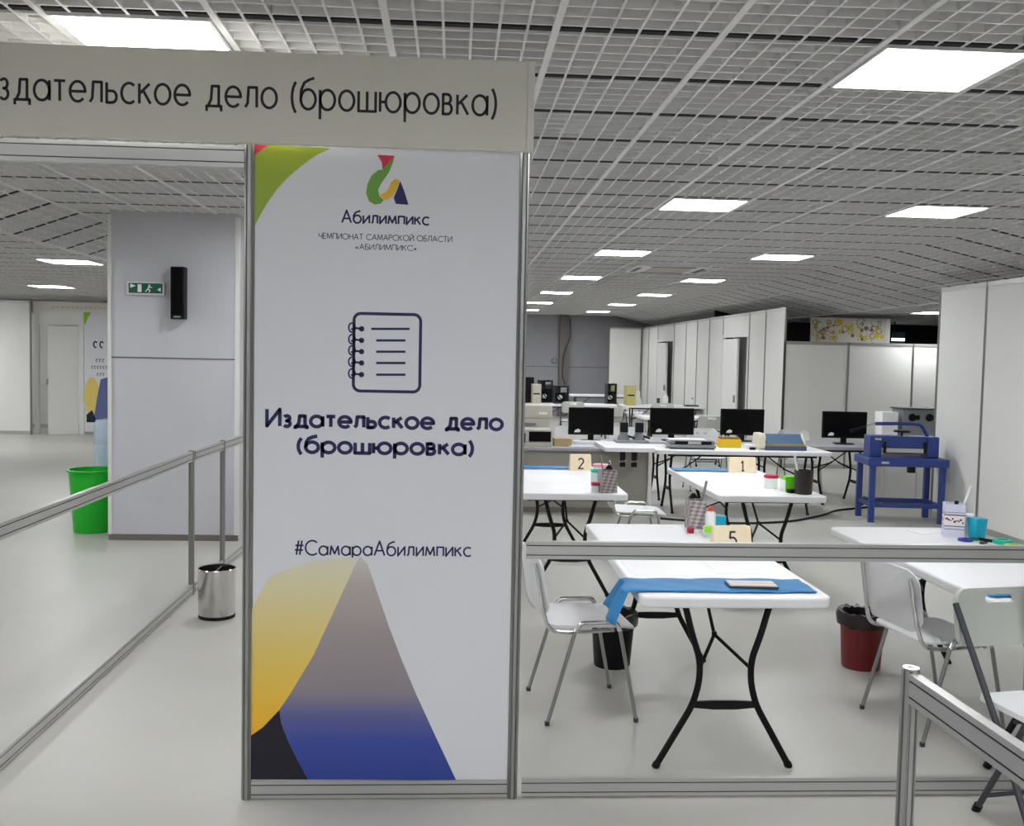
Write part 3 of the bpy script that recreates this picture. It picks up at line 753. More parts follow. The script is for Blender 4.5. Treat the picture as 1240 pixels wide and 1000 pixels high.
C1 = make_shell_chair('white shell chair with grey tube legs beside the printed panel and table 5', (.665, 5.0, 0), math.radians(6))
C2 = copy_tree(C1, (2.37, 4.74, 0), math.radians(9), 'white shell chair next to the red bin, back turned to the viewer')
C4 = copy_tree(C1, (1.60, 8.55, 0), math.radians(-2), 'white shell chair between table 1 and table 2')
for x, y, a, lab in ((1.62, 13.55, -90, 'white shell chair behind the leftmost monitor'), (2.38, 13.55, -90, 'white shell chair behind the black and grey punch'),
                  (3.45, 13.5, -90, 'white shell chair with a dark label, between the two middle monitors'), (4.74, 13.5, -90, 'white shell chair left of the rightmost monitor')):
    c = copy_tree(C1, (x, y, 0), math.radians(a), lab)
    if 'label' in lab:
        bk = [h for h in c.children if h.name.startswith('backrest')][0]
        mb = MB(); random.seed(8)
        for k in range(6): ribbon(mb, arc(-.06+.024*k, .75, .009, 20, 330, 8, .011), .006, lambda y, z: (-.205-.16*(z-.52)-.055*(1-(y/.225)**2)+.008, -y, z))
        mb.build('printed_label', m_ink, bk, smooth=False)
def make_folding_chair(label, loc, rz, group='grey folding chairs'):
    """faces local -Y"""
    t = thing('folding_chair', label, 'chair', loc, rz, group)
    def back_b(x, z): return (x, .24+.17*(z-.55)+.03*(1-(x/.23)**2), z)
    MB().plate(rr(-.225, .225, .625, .855, .055, 8), rr(-.072, .072, .79, .825, .0174, 8), back_b, .022, 6).build('backrest', m_foldg, t)
    def seat_b(x, y): return (x, y, .455-.012*(1-(x/.2)**2)+.05*max(0, y-.05))
    MB().plate(rr(-.205, .205, -.22, .17, .05, 6), None, seat_b, .02, 5).build('seat', m_table, t)
    for s in (-1, 1):
        x = s*.222
        l = MB().tube([(x, .285, .80), (x, .02, .40), (x, -.215, .008)], .013, 10).build('leg', m_dkgrey, t)
        MB().tube([(x, -.208, .03), (x, -.22, 0)], .017, 10).build('foot_cap', m_blackp, l)
        l = MB().tube([(s*.195, -.10, .435), (s*.195, .14, .008)], .012, 10).build('leg', m_dkgrey, t)
        MB().tube([(s*.195, .13, .03), (s*.195, .145, 0)], .017, 10).build('foot_cap', m_blackp, l)
    for x_, y_, z_, r_ in ((.222, -.165, .09, .011), (.195, .10, .08, .009), (.2, -.05, .43, .009)):
        MB().tube([(-x_, y_, z_), (x_, y_, z_)], r_, 8).build('crossbar', m_dkgrey, t)
    return t
F1 = make_folding_chair('grey folding chair with hand hole in front, beside the aluminium gate', (2.32, 3.69, 0), math.radians(10))
copy_tree(F1, (2.44, 20.7, 0), PI, 'grey folding chair behind the leftmost monitor at a distant table')
copy_tree(F1, (4.30, 20.75, 0), PI, 'grey folding chair at the distant table with yellow computer case')
copy_tree(F1, (4.22, 16.5, 0), PI, 'grey folding chair between the two middle monitors')
copy_tree(C1, (4.35, 24.0, 0), math.radians(-90), 'white shell chair behind the yellow computer case')

# ------------------------------------------------------------------ bins near the tables
bin_('waste_bin', 'black bin with liner under the shell chair beside table 5', (.94, 5.68, 0), .10, .125, .30, m_blackp, m_liner)
bin_('waste_bin', 'dark red bin with black liner left of the turned shell chair', (2.40, 5.66, 0), .105, .125, .315, m_red, m_liner)

# ------------------------------------------------------------------ things on the tables
Z = .74; K = .956
before = set(o.name for o in bpy.data.objects)
def ruffle_cloth(name, label, x0, x1, y0, y1, drop_l=0, drop_r=0, tw=0, m_=None):
    mb = MB(); nx, ny = 40, 8; vs_ = []
    L = x1-x0
    tot = drop_l+L+drop_r
    for i in range(nx+1):
        s = -drop_l+tot*i/nx
        for j in range(ny+1):
            v = j/ny
            y = y0+(y1-y0)*v+.006*math.sin(s*9+v*3)
            z = Z+.0035+.004*abs(math.sin(s*14+v*5)); x = x0+s
            if s < 0:
                d = -s; x = x0-.012-.45*d-.02*math.sin(v*6); z = Z+.002-d*.85; y += (v-.5)*d*.7
            elif s > L:
                d = s-L; x = x1+.012+.2*d; z = Z+.002-d*.95
            vs_.append((x, y, z))
    n = ny+1
    mb.add(vs_, [(i*n+j, (i+1)*n+j, (i+1)*n+j+1, i*n+j+1) for i in range(nx) for j in range(ny)])
    o = mb.build(name, m_ or m_cloth); so = o.modifiers.new('solid', 'SOLIDIFY'); so.thickness = .002; so.offset = 1
    return tag(o, label, 'cloth')
ruffle_cloth('blue_runner', 'blue cloth strip across the front of table 5, corner hanging at left', .795, 1.632, 4.335, 4.60, .15, 0)
ruffle_cloth('blue_runner', 'blue cloth strip at the far end of table 1', 2.04, 2.62, 9.08, 9.33)
ruffle_cloth('blue_runner', 'blue cloth strip at the far end of table 2 beside the printed panel', .52, 1.08, 9.10, 9.33)
ruffle_cloth('blue_runner', 'blue cloth strip on the right table behind the hand hole', 2.39, 3.15, 4.28, 4.43)
def slab(name, label, cat, cx, cy, w_, d, h, m_, rz=0, z=Z, bevel=0, group=None):
    mb = MB(); mb.box(-w_/2, w_/2, -d/2, d/2, 0, h)
    o = mb.build(name, m_, bevel=bevel, smooth=False); o.location = (cx, cy, z); o.rotation_euler = (0, 0, rz); return tag(o, label, cat, group)
slab('paper_sheet', 'large white paper sheet on table 5 left of centre', 'paper', 1.06, 4.98, .40, .56, .0012, m_paper, .03)
slab('paper_sheet', 'large white paper sheet on table 5 right of centre', 'paper', 1.46, 5.0, .34, .52, .0012, m_paper, -.02)
slab('paper_sheet', 'white paper sheet on the table of the number 1 block', 'paper', 2.36, 8.4, .5, .7, .0012, m_paper, .02)
slab('paper_sheet', 'white paper sheet beside the printed panel on the number 2 table', 'paper', .85, 8.4, .45, .6, .0012, m_paper, .0)
slab('paper_sheet', 'crumpled looking white sheet at the far end of the right table', 'paper', 2.92, 5.98, .2, .12, .004, m_paper, .3)
t = thing('paper_pad', 'small stack of striped paper strips on the blue cloth of table 5', 'paper pad', (1.362, 4.44, Z+.009), math.radians(-3))
MB().box(-.11, .11, -.055, .055, 0, .010).build('cover', m_dkgrey, t, smooth=False)
mb = MB()
for k in range(5): mb.box(-.105, .105, -.052+.0215*k, -.052+.0215*k+.017, .010, .0145, k % 2)
mb.build('paper_strips', [mat('strip_cream', S(232, 214, 200), .6), m_paper], t, smooth=False)
slab('metal_ruler', 'dark ruler lying at the far end of table 2 beside the block', 'ruler', 1.12, 9.22, .18, .04, .012, m_grey, -.1)

def number_block(num, label, loc, rz, w_=.20, h=.125):
    t = thing('number_block', label, 'number block', loc, rz)
    d0, d1 = .07, .035
    mb = MB()
    a = [(-w_/2, 0, 0), (w_/2, 0, 0), (w_/2, d0, 0), (-w_/2, d0, 0), (-w_/2+.006, .018, h), (w_/2-.006, .018, h), (w_/2-.006, .018+d1, h), (-w_/2+.006, .018+d1, h)]
    mb.add(a, [(0, 3, 2, 1), (4, 5, 6, 7), (0, 1, 5, 4), (1, 2, 6, 5), (2, 3, 7, 6), (3, 0, 4, 7)])
    b = mb.build('wooden_block', m_wood, t, bevel=.003)
    mb = MB(); s = h*.62; wd = G[num][0]*s
    text(mb, num, -wd/2, wd/2, h*.13, s, .14, lambda x, z: (x, z/h*.018-.0012, z))
    mb.build('numeral', m_ink, b, smooth=False)
    return t
number_block('5', 'pale wooden block bearing the number 5 on the front table', (1.54, 5.38, Z), .05, .22, .12)
number_block('1', 'pale wooden block bearing the number 1 on the second right table', (2.66, 9.05, Z), .05, .26, .14)
number_block('2', 'pale wooden block bearing the number 2 beside the printed panel', (1.17, 9.05, Z), .12, .20, .145)

def checker_mat(name, c1, c2, c3):
    m = bpy.data.materials.new(name); m.use_nodes = True; nt = m.node_tree; b = nt.nodes['Principled BSDF']
    tc = nt.nodes.new('ShaderNodeTexCoord'); mp = nt.nodes.new('ShaderNodeMapping'); mp.inputs['Rotation'].default_value = (0, .6, 0); mp.inputs['Scale'].default_value = (34, 34, 60)
    ck = nt.nodes.new('ShaderNodeTexChecker'); ck.inputs['Scale'].default_value = 1.0
    ck.inputs['Color1'].default_value = (*c1, 1); ck.inputs['Color2'].default_value = (*c2, 1)
    nt.links.new(tc.outputs['Object'], mp.inputs[0]); nt.links.new(mp.outputs[0], ck.inputs['Vector']); nt.links.new(ck.outputs[0], b.inputs['Base Color'])
    return m
m_zig = checker_mat('zigzag_board', S(192, 180, 180), S(134, 127, 129), None)
def open_box(mb, w_, d, h, th=.004, mi=0):
    mb.box(-w_/2, w_/2, -d/2, d/2, 0, th, mi)
    mb.box(-w_/2, w_/2, -d/2, -d/2+th, th, h, mi); mb.box(-w_/2, w_/2, d/2-th, d/2, th, h, mi)
    mb.box(-w_/2, -w_/2+th, -d/2+th, d/2-th, th, h, mi); mb.box(w_/2-th, w_/2, -d/2+th, d/2-th, th, h, mi)
def pen_holder(label, loc, rz, w_, h, m_, stick=True):
    t = thing('pen_holder', label, 'pen holder', loc, rz)
    mb = MB(); open_box(mb, w_, w_, h); mb.build('box', m_, t, smooth=False)
    return t
def stick(name, label, cat, p0, p1, r, m_, m2=None):
    t = thing(name, label, cat, p0)
    d = Vector(p1)-Vector(p0)
    MB().tube([(0, 0, 0), d*.6], r, 8).build('shaft', m_, t)
    MB().tube([d*.6, d], r*1.35, 8).build('handle', m2 or m_, t)
    return t
pen_holder('square zigzag patterned pen holder behind the number 5 block', (1.49, 6.04, Z), .1, .10, .175, m_zig)
pen_holder('square zigzag patterned pen holder on the table with the number 2 block', (1.19, 7.62, Z), .12, .125, .17, m_zig)
stick('ruler_stick', 'thin grey ruler standing in the pen holder of table 5', 'ruler', (1.505, 6.05, Z+.012), (1.55, 6.03, Z+.29), .006, m_grey)
stick('brush', 'thin brush standing in the pen holder of table 2', 'brush', (1.18, 7.63, Z+.012), (1.13, 7.6, Z+.28), .004, m_grey)
def binder_clip(label, loc):
    t = thing('binder_clip', label, 'clip', loc)
    mb = MB(); mb.prism([(-.03, 0), (.03, 0), (.008, .03), (-.008, .03)], -.012, .012, 0, Matrix.Rotation(PI/2, 4, 'X')); mb.build('clamp', m_blackp, t)
    mb = MB(); mb.tube(fillet([(-.008, 0, .03), (-.012, 0, .06), (.012, 0, .06), (.008, 0, .03)], .01), .002, 6); mb.build('wire', m_chrome, t)
binder_clip('black binder clip on top of the pen holder of table 2', (1.20, 7.62, Z+.17))
binder_clip('dark binder clip on top of the pen holder of table 5', (1.475, 6.04, Z+.175))
def tub(label, loc, r, h, m_, lid, lidh=.02, name='glue_tub', cat='tub'):
    t = thing(name, label, cat, loc)
    mb = MB(); mb.lathe([(0, 0), (r*.92, 0), (r, .006), (r, h), (0, h)], 24); mb.build('body', m_, t)
    mb = MB(); mb.lathe([(0, h), (r*1.06, h), (r*1.06, h+lidh), (r*.95, h+lidh+.004), (0, h+lidh+.004)], 24); mb.build('lid', lid, t)
    return t
tub('clear tub with teal lid beside the pen holder of table 2', (1.165, 7.98, Z), .052, .11, m_clear, m_teal)
tub('small pot with crimson lid at the edge of table 2', (1.10, 7.62, Z), .032, .05, m_clear, m_pink, name='small_pot', cat='pot')
tub('white tub with pink lid behind the teal lidded tub', (1.235, 8.3, Z), .062, .12, m_paper, mat('pink_lid', S(236, 170, 180), .5))
tub('small low white pot in front of the pen holder of table 5', (1.525, 5.82, Z), .04, .035, m_paper, m_cream, .008, name='small_pot', cat='pot')
tub('small pot with crimson lid left of the pen holder of table 5', (1.42, 5.86, Z), .02, .018, m_pink, m_pink, .008, name='small_pot', cat='pot')
def glue_bottle(label, loc, cap, s=1.0):
    t = thing('glue_bottle', label, 'bottle', loc)
    mb = MB(); mb.lathe([(0, 0), (.03*s, 0), (.032*s, .008), (.032*s, .10*s), (.026*s, .115*s), (.014*s, .122*s), (0, .122*s)], 20); mb.build('body', m_paper, t)
    mb = MB(); mb.lathe([(0, .122*s), (.016*s, .122*s), (.013*s, .150*s), (0, .152*s)], 16); mb.build('cap', cap, t)
glue_bottle('white glue bottle with red cap on table 5', (1.555, 5.93, Z), m_redcap)
slab('sponge_box', 'cyan box behind the number 5 block', 'box', 1.625, 6.0, .075, .06, .085, m_cyan, .1, bevel=.004)
tub('lime green capped jar left of the number 5 block', (1.50, 5.72, Z), .032, .03, m_clear, m_lime, .03, name='small_jar', cat='jar')
# table 1
t = thing('pencil_cup', 'dark brown black pencil cup on table 1', 'pencil cup', (2.735, 7.66, Z))
mb = MB(); mb.lathe([(0, 0), (.062, 0), (.066, .01), (.075, .185), (.071, .185), (.062, .012), (0, .012)], 28); mb.build('body', mat('cup_brown', S(40, 34, 26), .45), t)
stick('brush', 'white brush leaning in the dark pencil cup of table 1', 'brush', (2.72, 7.66, Z+.014), (2.64, 7.62, Z+.315), .007, m_paper)
t = thing('note_box', 'lime green note box beside the dark pencil cup', 'box', (2.67, 7.80, Z), .1)
MB().box(-.05, .05, -.04, .04, 0.0, .12).build('body', mat('neon_green', S(105, 230, 20), .5), t, smooth=False)
MB().box(-.06, -.05, -.045, .045, 0, .09).build('edge', m_paper, t, smooth=False)
tub('clear tub with white green label left of the lime green box', (2.58, 7.98, Z), .055, .085, m_paper, m_pink, .02)
slab('tape_block', 'black tape block in front of the lime green box', 'tape', 2.655, 7.70, .05, .05, .03, m_blackp, .3)
# right table
m_band = bpy.data.materials.new('banded_box'); m_band.use_nodes = True
def banded():
    nt = m_band.node_tree; b = nt.nodes['Principled BSDF']; tc = nt.nodes.new('ShaderNodeTexCoord'); sp = nt.nodes.new('ShaderNodeSeparateXYZ')
    cr = nt.nodes.new('ShaderNodeValToRGB'); cr.color_ramp.interpolation = 'CONSTANT'; e = cr.color_ramp.elements
    mr = nt.nodes.new('ShaderNodeMapRange'); mr.inputs[1].default_value = 0; mr.inputs[2].default_value = .2
    base, dk, mid = S(208, 208, 228), S(40, 40, 52), S(232, 222, 226)
    for i, (p, c) in enumerate(((0, base), (.24, S(110, 110, 130)), (.265, base), (.33, dk), (.355, mid), (.66, dk), (.69, base), (.74, S(110, 110, 130)), (.76, base))):
        q_ = e[i] if i < 2 else e.new(p); q_.position = p; q_.color = (*c, 1)
    nt.links.new(tc.outputs['Object'], sp.inputs[0]); nt.links.new(sp.outputs[2], mr.inputs[0]); nt.links.new(mr.outputs[0], cr.inputs[0]); nt.links.new(cr.outputs[0], b.inputs['Base Color'])
banded()
ph = pen_holder('tall lilac pen box with dark bands on the right table', (3.01, 5.84, Z), -.35, .115, .20, m_band)
mb = MB(); random.seed(2)
for k in range(9):
    disc(mb, -.045+.0112*k, .1+random.uniform(-.014, .014), random.uniform(.004, .008), lambda x, z: (x, -.0581, z), random.choice((0, 1, 2)), 7)
    disc(mb, -.045+.0112*k, .1+random.uniform(-.014, .014), random.uniform(.004, .008), lambda x, z: (-.0581, x, z), random.choice((0, 1, 2)), 7)
mb.build('flower_band', [m_pink, m_dkgrey, mat('band_green', S(120, 140, 120), .5)], [c for c in ph.children][0], smooth=False)
stick('brush', 'cream handled brush leaning out of the lilac pen box', 'brush', (3.005, 5.84, Z+.012), (3.09, 5.80, Z+.315), .006, m_cream, m_paper)
stick('scissors', 'dark scissors handle standing in the lilac pen box', 'scissors', (3.025, 5.86, Z+.012), (3.035, 5.86, Z+.21), .009, m_blackp)
t = thing('cyan_pot', 'turquoise tapered pot on the right table', 'pot', (3.115, 5.76, Z), .2)
mb = MB(); a = [(-.032, -.032, 0), (.032, -.032, 0), (.032, .032, 0), (-.032, .032, 0), (-.042, -.042, .125), (.042, -.042, .125), (.042, .042, .125), (-.042, .042, .125)]
mb.add(a, [(0, 3, 2, 1), (4, 5, 6, 7), (0, 1, 5, 4), (1, 2, 6, 5), (2, 3, 7, 6), (3, 0, 4, 7)]); mb.build('body', m_cyan, t, bevel=.006)
tub('white jar behind the turquoise pot', (3.12, 5.88, Z), .034, .115, m_paper, m_paper, .012, name='small_jar', cat='jar')
def tape(label, loc, r, h, m_):
    mb = MB(); mb.lathe([(r*.55, 0), (r, 0), (r, h), (r*.55, h), (r*.55, 0)], 28); o = mb.build('tape_roll', m_); o.location = loc
    return tag(o, label, 'tape roll')
tape('teal tape roll lying behind the lime one on the right table', (3.195, 5.62, Z), .055, .022, m_teal)
tape('lime yellow tape roll at the right edge of the picture', (3.155, 5.42, Z), .055, .028, m_lime)
tape('blue tape roll lying before the lilac pen box', (3.01, 5.69, Z), .042, .012, mat('tape_blue', S(40, 50, 160), .4))
tape('small green tape roll between pen box and turquoise pot', (3.075, 5.71, Z), .025, .014, mat('tape_green', S(30, 120, 80), .4))
slab('craft_knife', 'black craft knife behind the teal tape roll', 'knife', 3.14, 5.66, .02, .14, .016, m_blackp, .6)
slab('black_clip', 'small black clips in front of the turquoise pot', 'clip', 3.07, 5.6, .05, .02, .01, m_dkgrey, .5)

# the four front tables stand .785 high: bring their things onto them
for o in list(bpy.data.objects):
    if o.name not in before and o.parent is None:
        o.location = (o.location.x*K, o.location.y*K, o.location.z+.045)
        o.scale = (K, K, 1 if o.name.startswith('blue_runner') else K)
# ------------------------------------------------------------------ back row equipment
def monitor(label, x, y, w_=.56, h=.335, z0=.075, rz=0, tilt=0):
    t = thing('monitor', label, 'monitor', (x, y, Z), rz)
    xf = Matrix.Rotation(tilt, 4, 'Y')
    s = MB().box(-w_/2, w_/2, -.02, .02, z0, z0+h, 0).build('screen_housing', m_blackp, t, smooth=False, bevel=.006)
    MB().box(-w_/2+.014, w_/2-.014, -.0225, -.0195, z0+.02, z0+h-.012).build('screen', m_screen, s, smooth=False)
    mb = MB(); fm_ = lambda x_, z_: (x_, -.0232, z_)
    mb.face([fm_(-w_/2+.07, z0+.03), fm_(-w_/2+.14, z0+.03), fm_(-w_/2+.15, z0+.055), fm_(-w_/2+.12, z0+.075), fm_(-w_/2+.085, z0+.06)])
    mb.build('sticker', m_panel, s, smooth=False)
    MB().box(-.035, .035, .0, .03, .01, z0+.12).build('neck', m_blackp, t, smooth=False)
    mb = MB(); mb.prism(rr(-.12, .12, -.09, .09, .05), 0, .012); mb.build('base', m_blackp, t, bevel=.003)
    return t
monitor('black monitor leftmost of four, behind the khaki counter panel', 1.70, 12.30)
monitor('black monitor second from left, behind the laminator', 2.76, 12.55)
monitor('black monitor third from left, behind the yellow box', 3.68, 12.62)
monitor('black monitor rightmost of four, left of the blue paper cutter', 4.93, 12.42, rz=-.06)
# laminator
t = thing('laminator', 'grey and black laminator with white sheet on the long white table', 'laminator', (2.75, 11.50, Z), -.04)
mb = MB(); mb.prism([(-.18, .0), (.16, 0), (.18, .03), (.14, .11), (-.10, .13), (-.18, .10)], -.27, .27, 0, Matrix.Rotation(PI/2, 4, 'X') @ Matrix.Rotation(PI/2, 4, 'Y'))
mb.v = [(y if False else x_, y_, z_) for x_, y_, z_ in mb.v]
mb = MB(); mb.box(-.27, .27, -.16, .16, .012, .05, 0); mb.box(-.26, .26, -.13, .15, .05, .10, 0)
mb.build('body', m_grey, t, smooth=False, bevel=.012)
MB().box(-.25, .18, -.06, .14, .1005, .104).build('white_sheet', m_paper, t, smooth=False)
MB().box(-.2, .22, -.134, -.128, .055, .09).build('feed_slot', m_blackp, t, smooth=False)
MB().box(-.05, .10, -.138, -.13, .058, .088).build('control_panel', m_beige, t, smooth=False)
MB().box(-.25, .25, -.155, .155, 0, .012).build('rubber_base', m_blackp, t, smooth=False)
t = thing('tool_box', 'bright yellow box on the long white table', 'box', (3.255, 11.68, Z), -.02)
MB().box(-.13, .13, -.07, .07, 0, .10).build('body', m_yellow, t, smooth=False, bevel=.006)
MB().box(-.12, .12, -.06, .06, .10, .125).build('rolls_inside', mat('brown_rolls', S(140, 100, 70), .6), t, smooth=False, bevel=.01)
slab('paper_stack', 'small stack of white papers right of the yellow box', 'paper stack', 3.455, 11.55, .12, .16, .05, m_paper, .1)
slab('black_block', 'small black hole punch before the paper stack', 'hole punch', 3.455, 11.40, .06, .04, .03, m_blackp, .1)
t = thing('binding_machine', 'blue grey binding machine with cream rounded end on the long white table', 'binding machine', (3.82, 11.52, Z), -.02)
MB().box(-.22, .26, -.16, .16, 0, .05).build('base', mat('binder_slate', S(70, 80, 110), .5), t, smooth=False, bevel=.006)
MB().box(-.20, .25, -.13, .16, .05, .075).build('yellow_tray', mat('binder_ochre', S(190, 170, 110), .5), t, smooth=False)
mb = MB(); mb.prism([(-.13, .075), (.14, .075), (.14, .17), (.06, .175)], -.19, .24, 0, Matrix(((0, 0, 1, 0), (1, 0, 0, 0), (0, 1, 0, 0), (0, 0, 0, 1))))
mb.build('slanted_cover', mat('binder_blue', S(62, 92, 124), .5), t)
mb = MB(); mb.prism(rr(-.14, .15, .0, .19, .06), -.29, -.21, 0, Matrix(((0, 0, 1, 0), (1, 0, 0, 0), (0, 1, 0, 0), (0, 0, 0, 1)))); mb.build('rounded_end', m_cream, t, bevel=.01)
mb = MB(); mb.prism([(-.12, .0), (.15, 0), (.15, .18), (.06, .185)], .25, .28, 0, Matrix(((0, 0, 1, 0), (1, 0, 0, 0), (0, 1, 0, 0), (0, 0, 0, 1)))); mb.build('end_plate', m_cream, t)
# white board and clamped punches on the counter
slab('white_board', 'white board jutting out over the front of the counter desk', 'board', 1.945, 11.33, .55, .86, .045, m_table, 0, bevel=.004)
t = thing('double_punch', 'grey and black double head punch on the white board', 'punch', (2.08, 11.62, Z+.045))
MB().box(-.19, .19, -.12, .12, 0, .03).build('base_plate', m_grey, t, smooth=False, bevel=.006)
for s in (-.09, .09):
    mb = MB(); mb.lathe([(0, .03), (.075, .03), (.07, .07), (.045, .10), (.05, .12), (0, .12)], 18, s, 0); h_ = mb.build('punch_head', m_grey, t)
    MB().box(s-.045, s+.045, -.06, .02, .12, .235).build('black_cap', m_blackp, h_, smooth=False, bevel=.01)
    mb = MB(); mb.tube([(s+.04, -.02, .08), (s+.11, -.10, .06)], .012, 8); mb.build('lever', m_blackp, h_)
for i, xx in enumerate((1.875, 2.005)):
    t = thing('screw_clamp', ('left' if i == 0 else 'right') + ' one of two black screw clamps under the jutting white board', 'clamp', (xx, 10.97, Z))
    mb = MB(); mb.box(-.03, .03, -.02, .02, -.09, 0); mb.box(-.024, .024, -.015, .015, -.12, -.09); mb.box(-.03, .03, -.02, .02, -.17, -.12); mb.build('clamp_body', m_blackp, t, smooth=False, bevel=.004)
    mb = MB(); mb.tube([(-.045, -.02, -.115), (.05, -.02, -.10)], .006, 8); mb.build('screw_bar', m_grey, t)
slab('cardboard_box', 'small tan cardboard box beside the black printer', 'box', 1.265, 11.55, .20, .18, .09, m_tan, .04)
slab('grey_board', 'light grey board lying on the counter desk before the leftmost monitor', 'board', 1.48, 11.5, .30, .36, .012, mat('board_bluegrey', S(196, 198, 210), .5))
slab('keyboard', 'white keyboard under the leftmost monitor', 'keyboard', 1.66, 12.05, .42, .13, .02, m_paper)
# printers on the counter at the left
t = thing('printer', 'black fronted device on the counter desk next to the printed panel', 'printer', (.97, 11.62, Z))
MB().box(-.22, .17, -.22, .22, 0, .04).build('base', m_beige, t, smooth=False, bevel=.006)
MB().box(-.22, .17, -.2, .2, .04, .19).build('housing', m_beige, t, smooth=False, bevel=.008)
MB().box(-.10, .15, -.206, -.2, .055, .17).build('black_front', m_screen, t, smooth=False)
MB().box(-.2, -.14, -.206, -.2, .04, .15).build('black_slot', m_blackp, t, smooth=False)
t = thing('multifunction_printer', 'beige office printer with grey paper tray behind the black fronted device', 'printer', (.93, 12.25, Z))
MB().box(-.28, .24, -.22, .22, 0, .28).build('body', m_beige, t, smooth=False, bevel=.01)
MB().box(-.28, .26, -.22, .22, .28, .44).build('scanner_lid', m_beige, t, smooth=False, bevel=.012)
MB().box(-.26, .06, -.32, -.22, .20, .235).build('paper_tray', m_grey, t, smooth=False)
MB().box(.10, .2, -.226, -.22, .33, .36).build('button_panel', m_paper, t, smooth=False)

# blue guillotine on its stand
t = thing('paper_cutter', 'blue paper guillotine on a blue steel stand by the white partition', 'paper cutter', (5.06, 11.08, 0), math.radians(-6))
gz = .72
for sx, sy in ((-.38, -.25), (.38, -.25), (-.38, .22), (.38, .22)):
    MB().box(sx-.03, sx+.03, sy-.03, sy+.03, 0, gz-.09).build('leg', m_blue, t, smooth=False, bevel=.004)
mb = MB(); mb.box(-.44, .44, -.30, .27, gz-.09, gz); mb.build('table_bed', m_blue, t, smooth=False, bevel=.012)
mb = MB(); mb.box(-.40, .40, -.265, -.235, .17, .215); mb.box(-.40, .40, .205, .235, .17, .215); mb.box(-.395, -.365, -.24, .22, .17, .215); mb.box(.365, .395, -.24, .22, .17, .215)
mb.build('stretcher_frame', m_blue, t, smooth=False)
for s in (-1, 1):
    MB().box(*sorted((s*.25, s*.38)), -.13, .12, gz, gz+.235).build('side_cheek', m_blue, t, smooth=False, bevel=.01)
MB().box(-.25, .25, -.12, .10, gz+.10, gz+.235).build('cross_beam', m_blue, t, smooth=False, bevel=.01)
MB().box(-.20, .22, -.135, -.10, gz+.055, gz+.10).build('clamp_plate', m_beige, t, smooth=False)
MB().box(-.22, .24, -.13, -.09, gz+.035, gz+.055).build('blade', mat('blade_dark', S(90, 40, 40), .4), t, smooth=False)
mb = MB()
for x in (-.22, .22): mb.box(x-.014, x+.014, -.142, -.12, gz+.05, gz+.175)
mb.build('guide_bolt', m_blackp, t, smooth=False)
MB().box(-.33, -.26, -.133, -.129, gz+.19, gz+.21).build('maker_plate', m_beige, t, smooth=False)
mb = MB(); mb.tube(fillet([(.31, .0, gz+.20), (.22, -.0, gz+.365), (.10, -.02, gz+.375), (-.33, -.12, gz+.372)], .05), .02, 10)
ar = mb.build('lever_arm', m_blue, t)
mb = MB(); mb.tube([(-.33, -.12, gz+.372), (-.46, -.15, gz+.335)], .010, 8); mb.build('lever_rod', m_chrome, ar)
mb = MB(); mb.tube([(-.44, -.145, gz+.34), (-.62, -.185, gz+.285)], [.014, .019], 10); mb.build('lever_grip', m_blackp, ar)
mb = MB(); mb.lathe([(0, 0), (.085, 0), (.095, .012), (.085, .024), (0, .03)], 24, .0, .0, xf=TR(-.0, -.02, gz+.275)); mb.lathe([(.012, 0), (.012, -.05), (0, -.05)], 10, xf=TR(0, -.02, gz+.275))
mb.build('hand_wheel', m_blackp, t)
MB().box(.02, .09, -.24, -.17, gz-.16, gz-.09).build('lower_bracket', m_blackp, t, smooth=False)
MB().box(-.3, -.22, -.304, -.299, gz-.06, gz-.035).build('side_badge', m_beige, t, smooth=False)
t = thing('control_unit', 'grey machine with black dials behind the blue paper cutter', 'machine', (5.80, 12.4, .80))
MB().box(-.20, .26, -.16, .16, 0, .40).build('body', m_grey, t, smooth=False, bevel=.008)
MB().box(-.22, .28, -.18, .18, .40, .415).build('top_plate', m_dkgrey, t, smooth=False)
for xx in (-.08, .14):
    mb = MB(); mb.lathe([(0, 0), (.05, 0), (.045, .02), (0, .02)], 16, xf=TR(xx, -.16, .30) @ Matrix.Rotation(PI/2, 4, 'X')); mb.box(xx+.05, xx+.09, -.175, -.16, .27, .33); mb.build('dial', m_blackp, t)
slab('white_carton', 'white carton standing behind the blue paper cutter', 'carton', 5.44, 12.35, .20, .22, .36, m_paper, z=.80)

# floor cable under the back tables
mb = MB(); mb.tube(fillet([(2.3, 10.9, .012), (3.0, 10.6, .012), (3.7, 10.75, .012), (4.3, 11.3, .012), (4.55, 11.65, .012), (5.2, 12.0, .012)], .4, 8), .012, 6)
tag(mb.build('power_cable', m_blackp), 'black power cable on the floor leading to the blue paper cutter', 'cable')

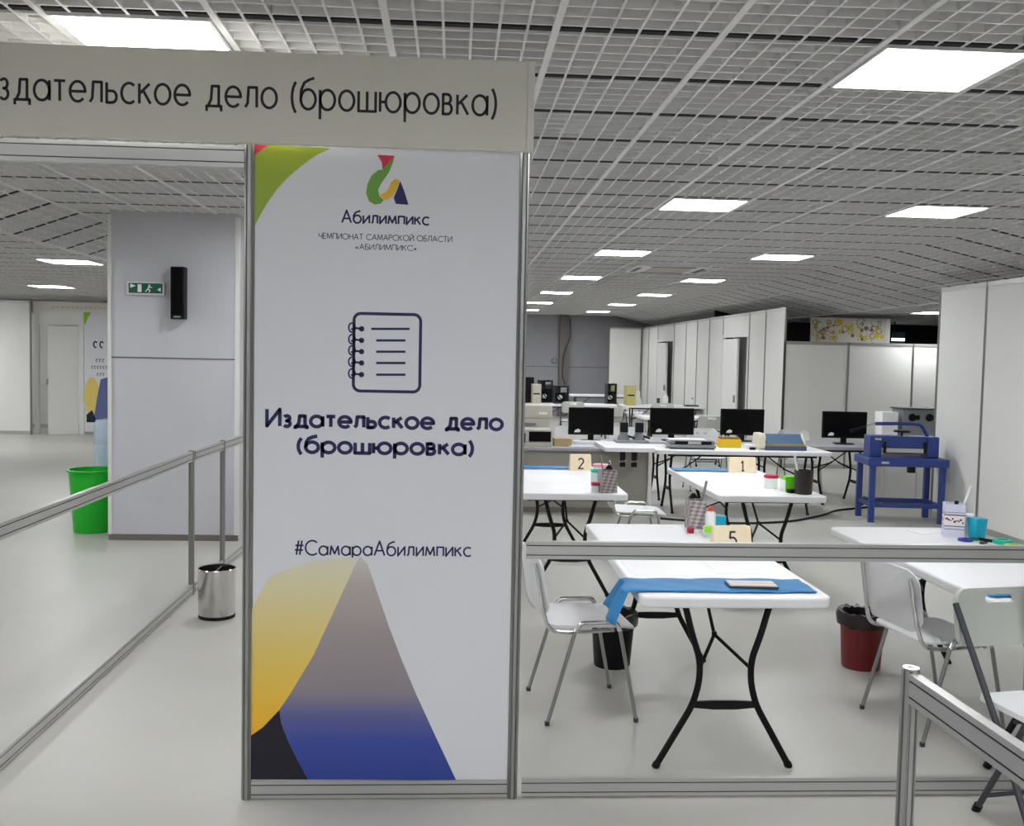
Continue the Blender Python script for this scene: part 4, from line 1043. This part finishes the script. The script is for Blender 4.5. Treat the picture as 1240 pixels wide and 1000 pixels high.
# ------------------------------------------------------------------ distant computer parts
def pc(label, x, y, w_, d, h, m_, open_side=False, z=Z):
    t = thing('computer_case', label, 'computer case', (x, y, z))
    MB().box(-w_/2, w_/2, -d/2, d/2, 0, h).build('case', m_, t, smooth=False, bevel=.006)
    MB().box(-w_/2+.02, w_/2-.03, -d/2-.004, -d/2, h*.48, h*.55).build('drive_slot', m_blackp, t, smooth=False)
    return t
def pc_open(label, x, y, w_, h, rz, tilt=0):
    t = thing('opened_computer_case', label, 'computer case', (x, y, Z), rz)
    mb = MB(); mb.box(-w_/2, w_/2, .0, .18, 0, .012); mb.box(-w_/2, w_/2, 0, .18, h-.012, h); mb.box(-w_/2, -w_/2+.012, 0, .18, .012, h-.012); mb.box(w_/2-.012, w_/2, 0, .18, .012, h-.012); mb.box(-w_/2+.012, w_/2-.012, .168, .18, .012, h-.012)
    mb.build('chassis', m_dkgrey, t, smooth=False)
    MB().box(-w_/2+.03, w_/2-.06, .10, .168, .05, h*.6).build('board', m_blackp, t, smooth=False)
    MB().box(-.02, w_/2-.04, .03, .16, h*.62, h-.04).build('power_supply', m_steel, t, smooth=False)
    mb = MB(); mb.lathe([(0, 0), (.05, 0), (.05, .04), (0, .04)], 14, xf=TR(-.02, .10, .14) @ Matrix.Rotation(PI/2, 4, 'X')); mb.build('fan', m_paper, t)
    mb = MB(); mb.tube(fillet([(.0, .05, h*.65), (-.08, .02, h*.5), (-.03, .03, h*.3), (.06, .06, .08)], .1), .012, 6); mb.build('wires', m_blackp, t)
pc('beige computer case beside the printed panel on a distant table', 1.80, 21.85, .19, .4, .42, m_beige)
slab('black_computer_case', 'black computer case behind the beige one', 'computer case', 1.62, 22.25, .3, .3, .56, m_blackp)
pc_open('tall opened computer case with bare metal parts on the distant table', 2.07, 22.28, .30, .50, .3)
pc_open('opened computer case with white fan, right of the tall opened one', 2.36, 21.85, .32, .40, .1)
pc('yellow beige computer case on the distant table before the white panel', 3.85, 21.82, .20, .4, .43, mat('case_yellow', S(196, 190, 120), .5))
pc_open('opened computer case left of the yellow one', 3.53, 22.25, .22, .45, .2)
slab('white_box', 'white box in the distance behind the yellow computer case', 'box', 4.05, 22.2, .16, .2, .3, m_paper)
glue_bottle('white bottle standing on the distant table', (4.66, 21.9, Z), m_paper, 1.8)
slab('dark_flask', 'dark small flask left of the white bottle on the distant table', 'flask', 4.50, 21.9, .06, .06, .16, m_dkgrey)
glue_bottle('green grey bottle at the right end of the distant table', (5.28, 22.0, Z), m_teal, 1.2)
slab('dark_tray', 'dark flat tray by the green grey bottle on the distant table', 'tray', 5.2, 21.75, .3, .2, .03, m_dkgrey)
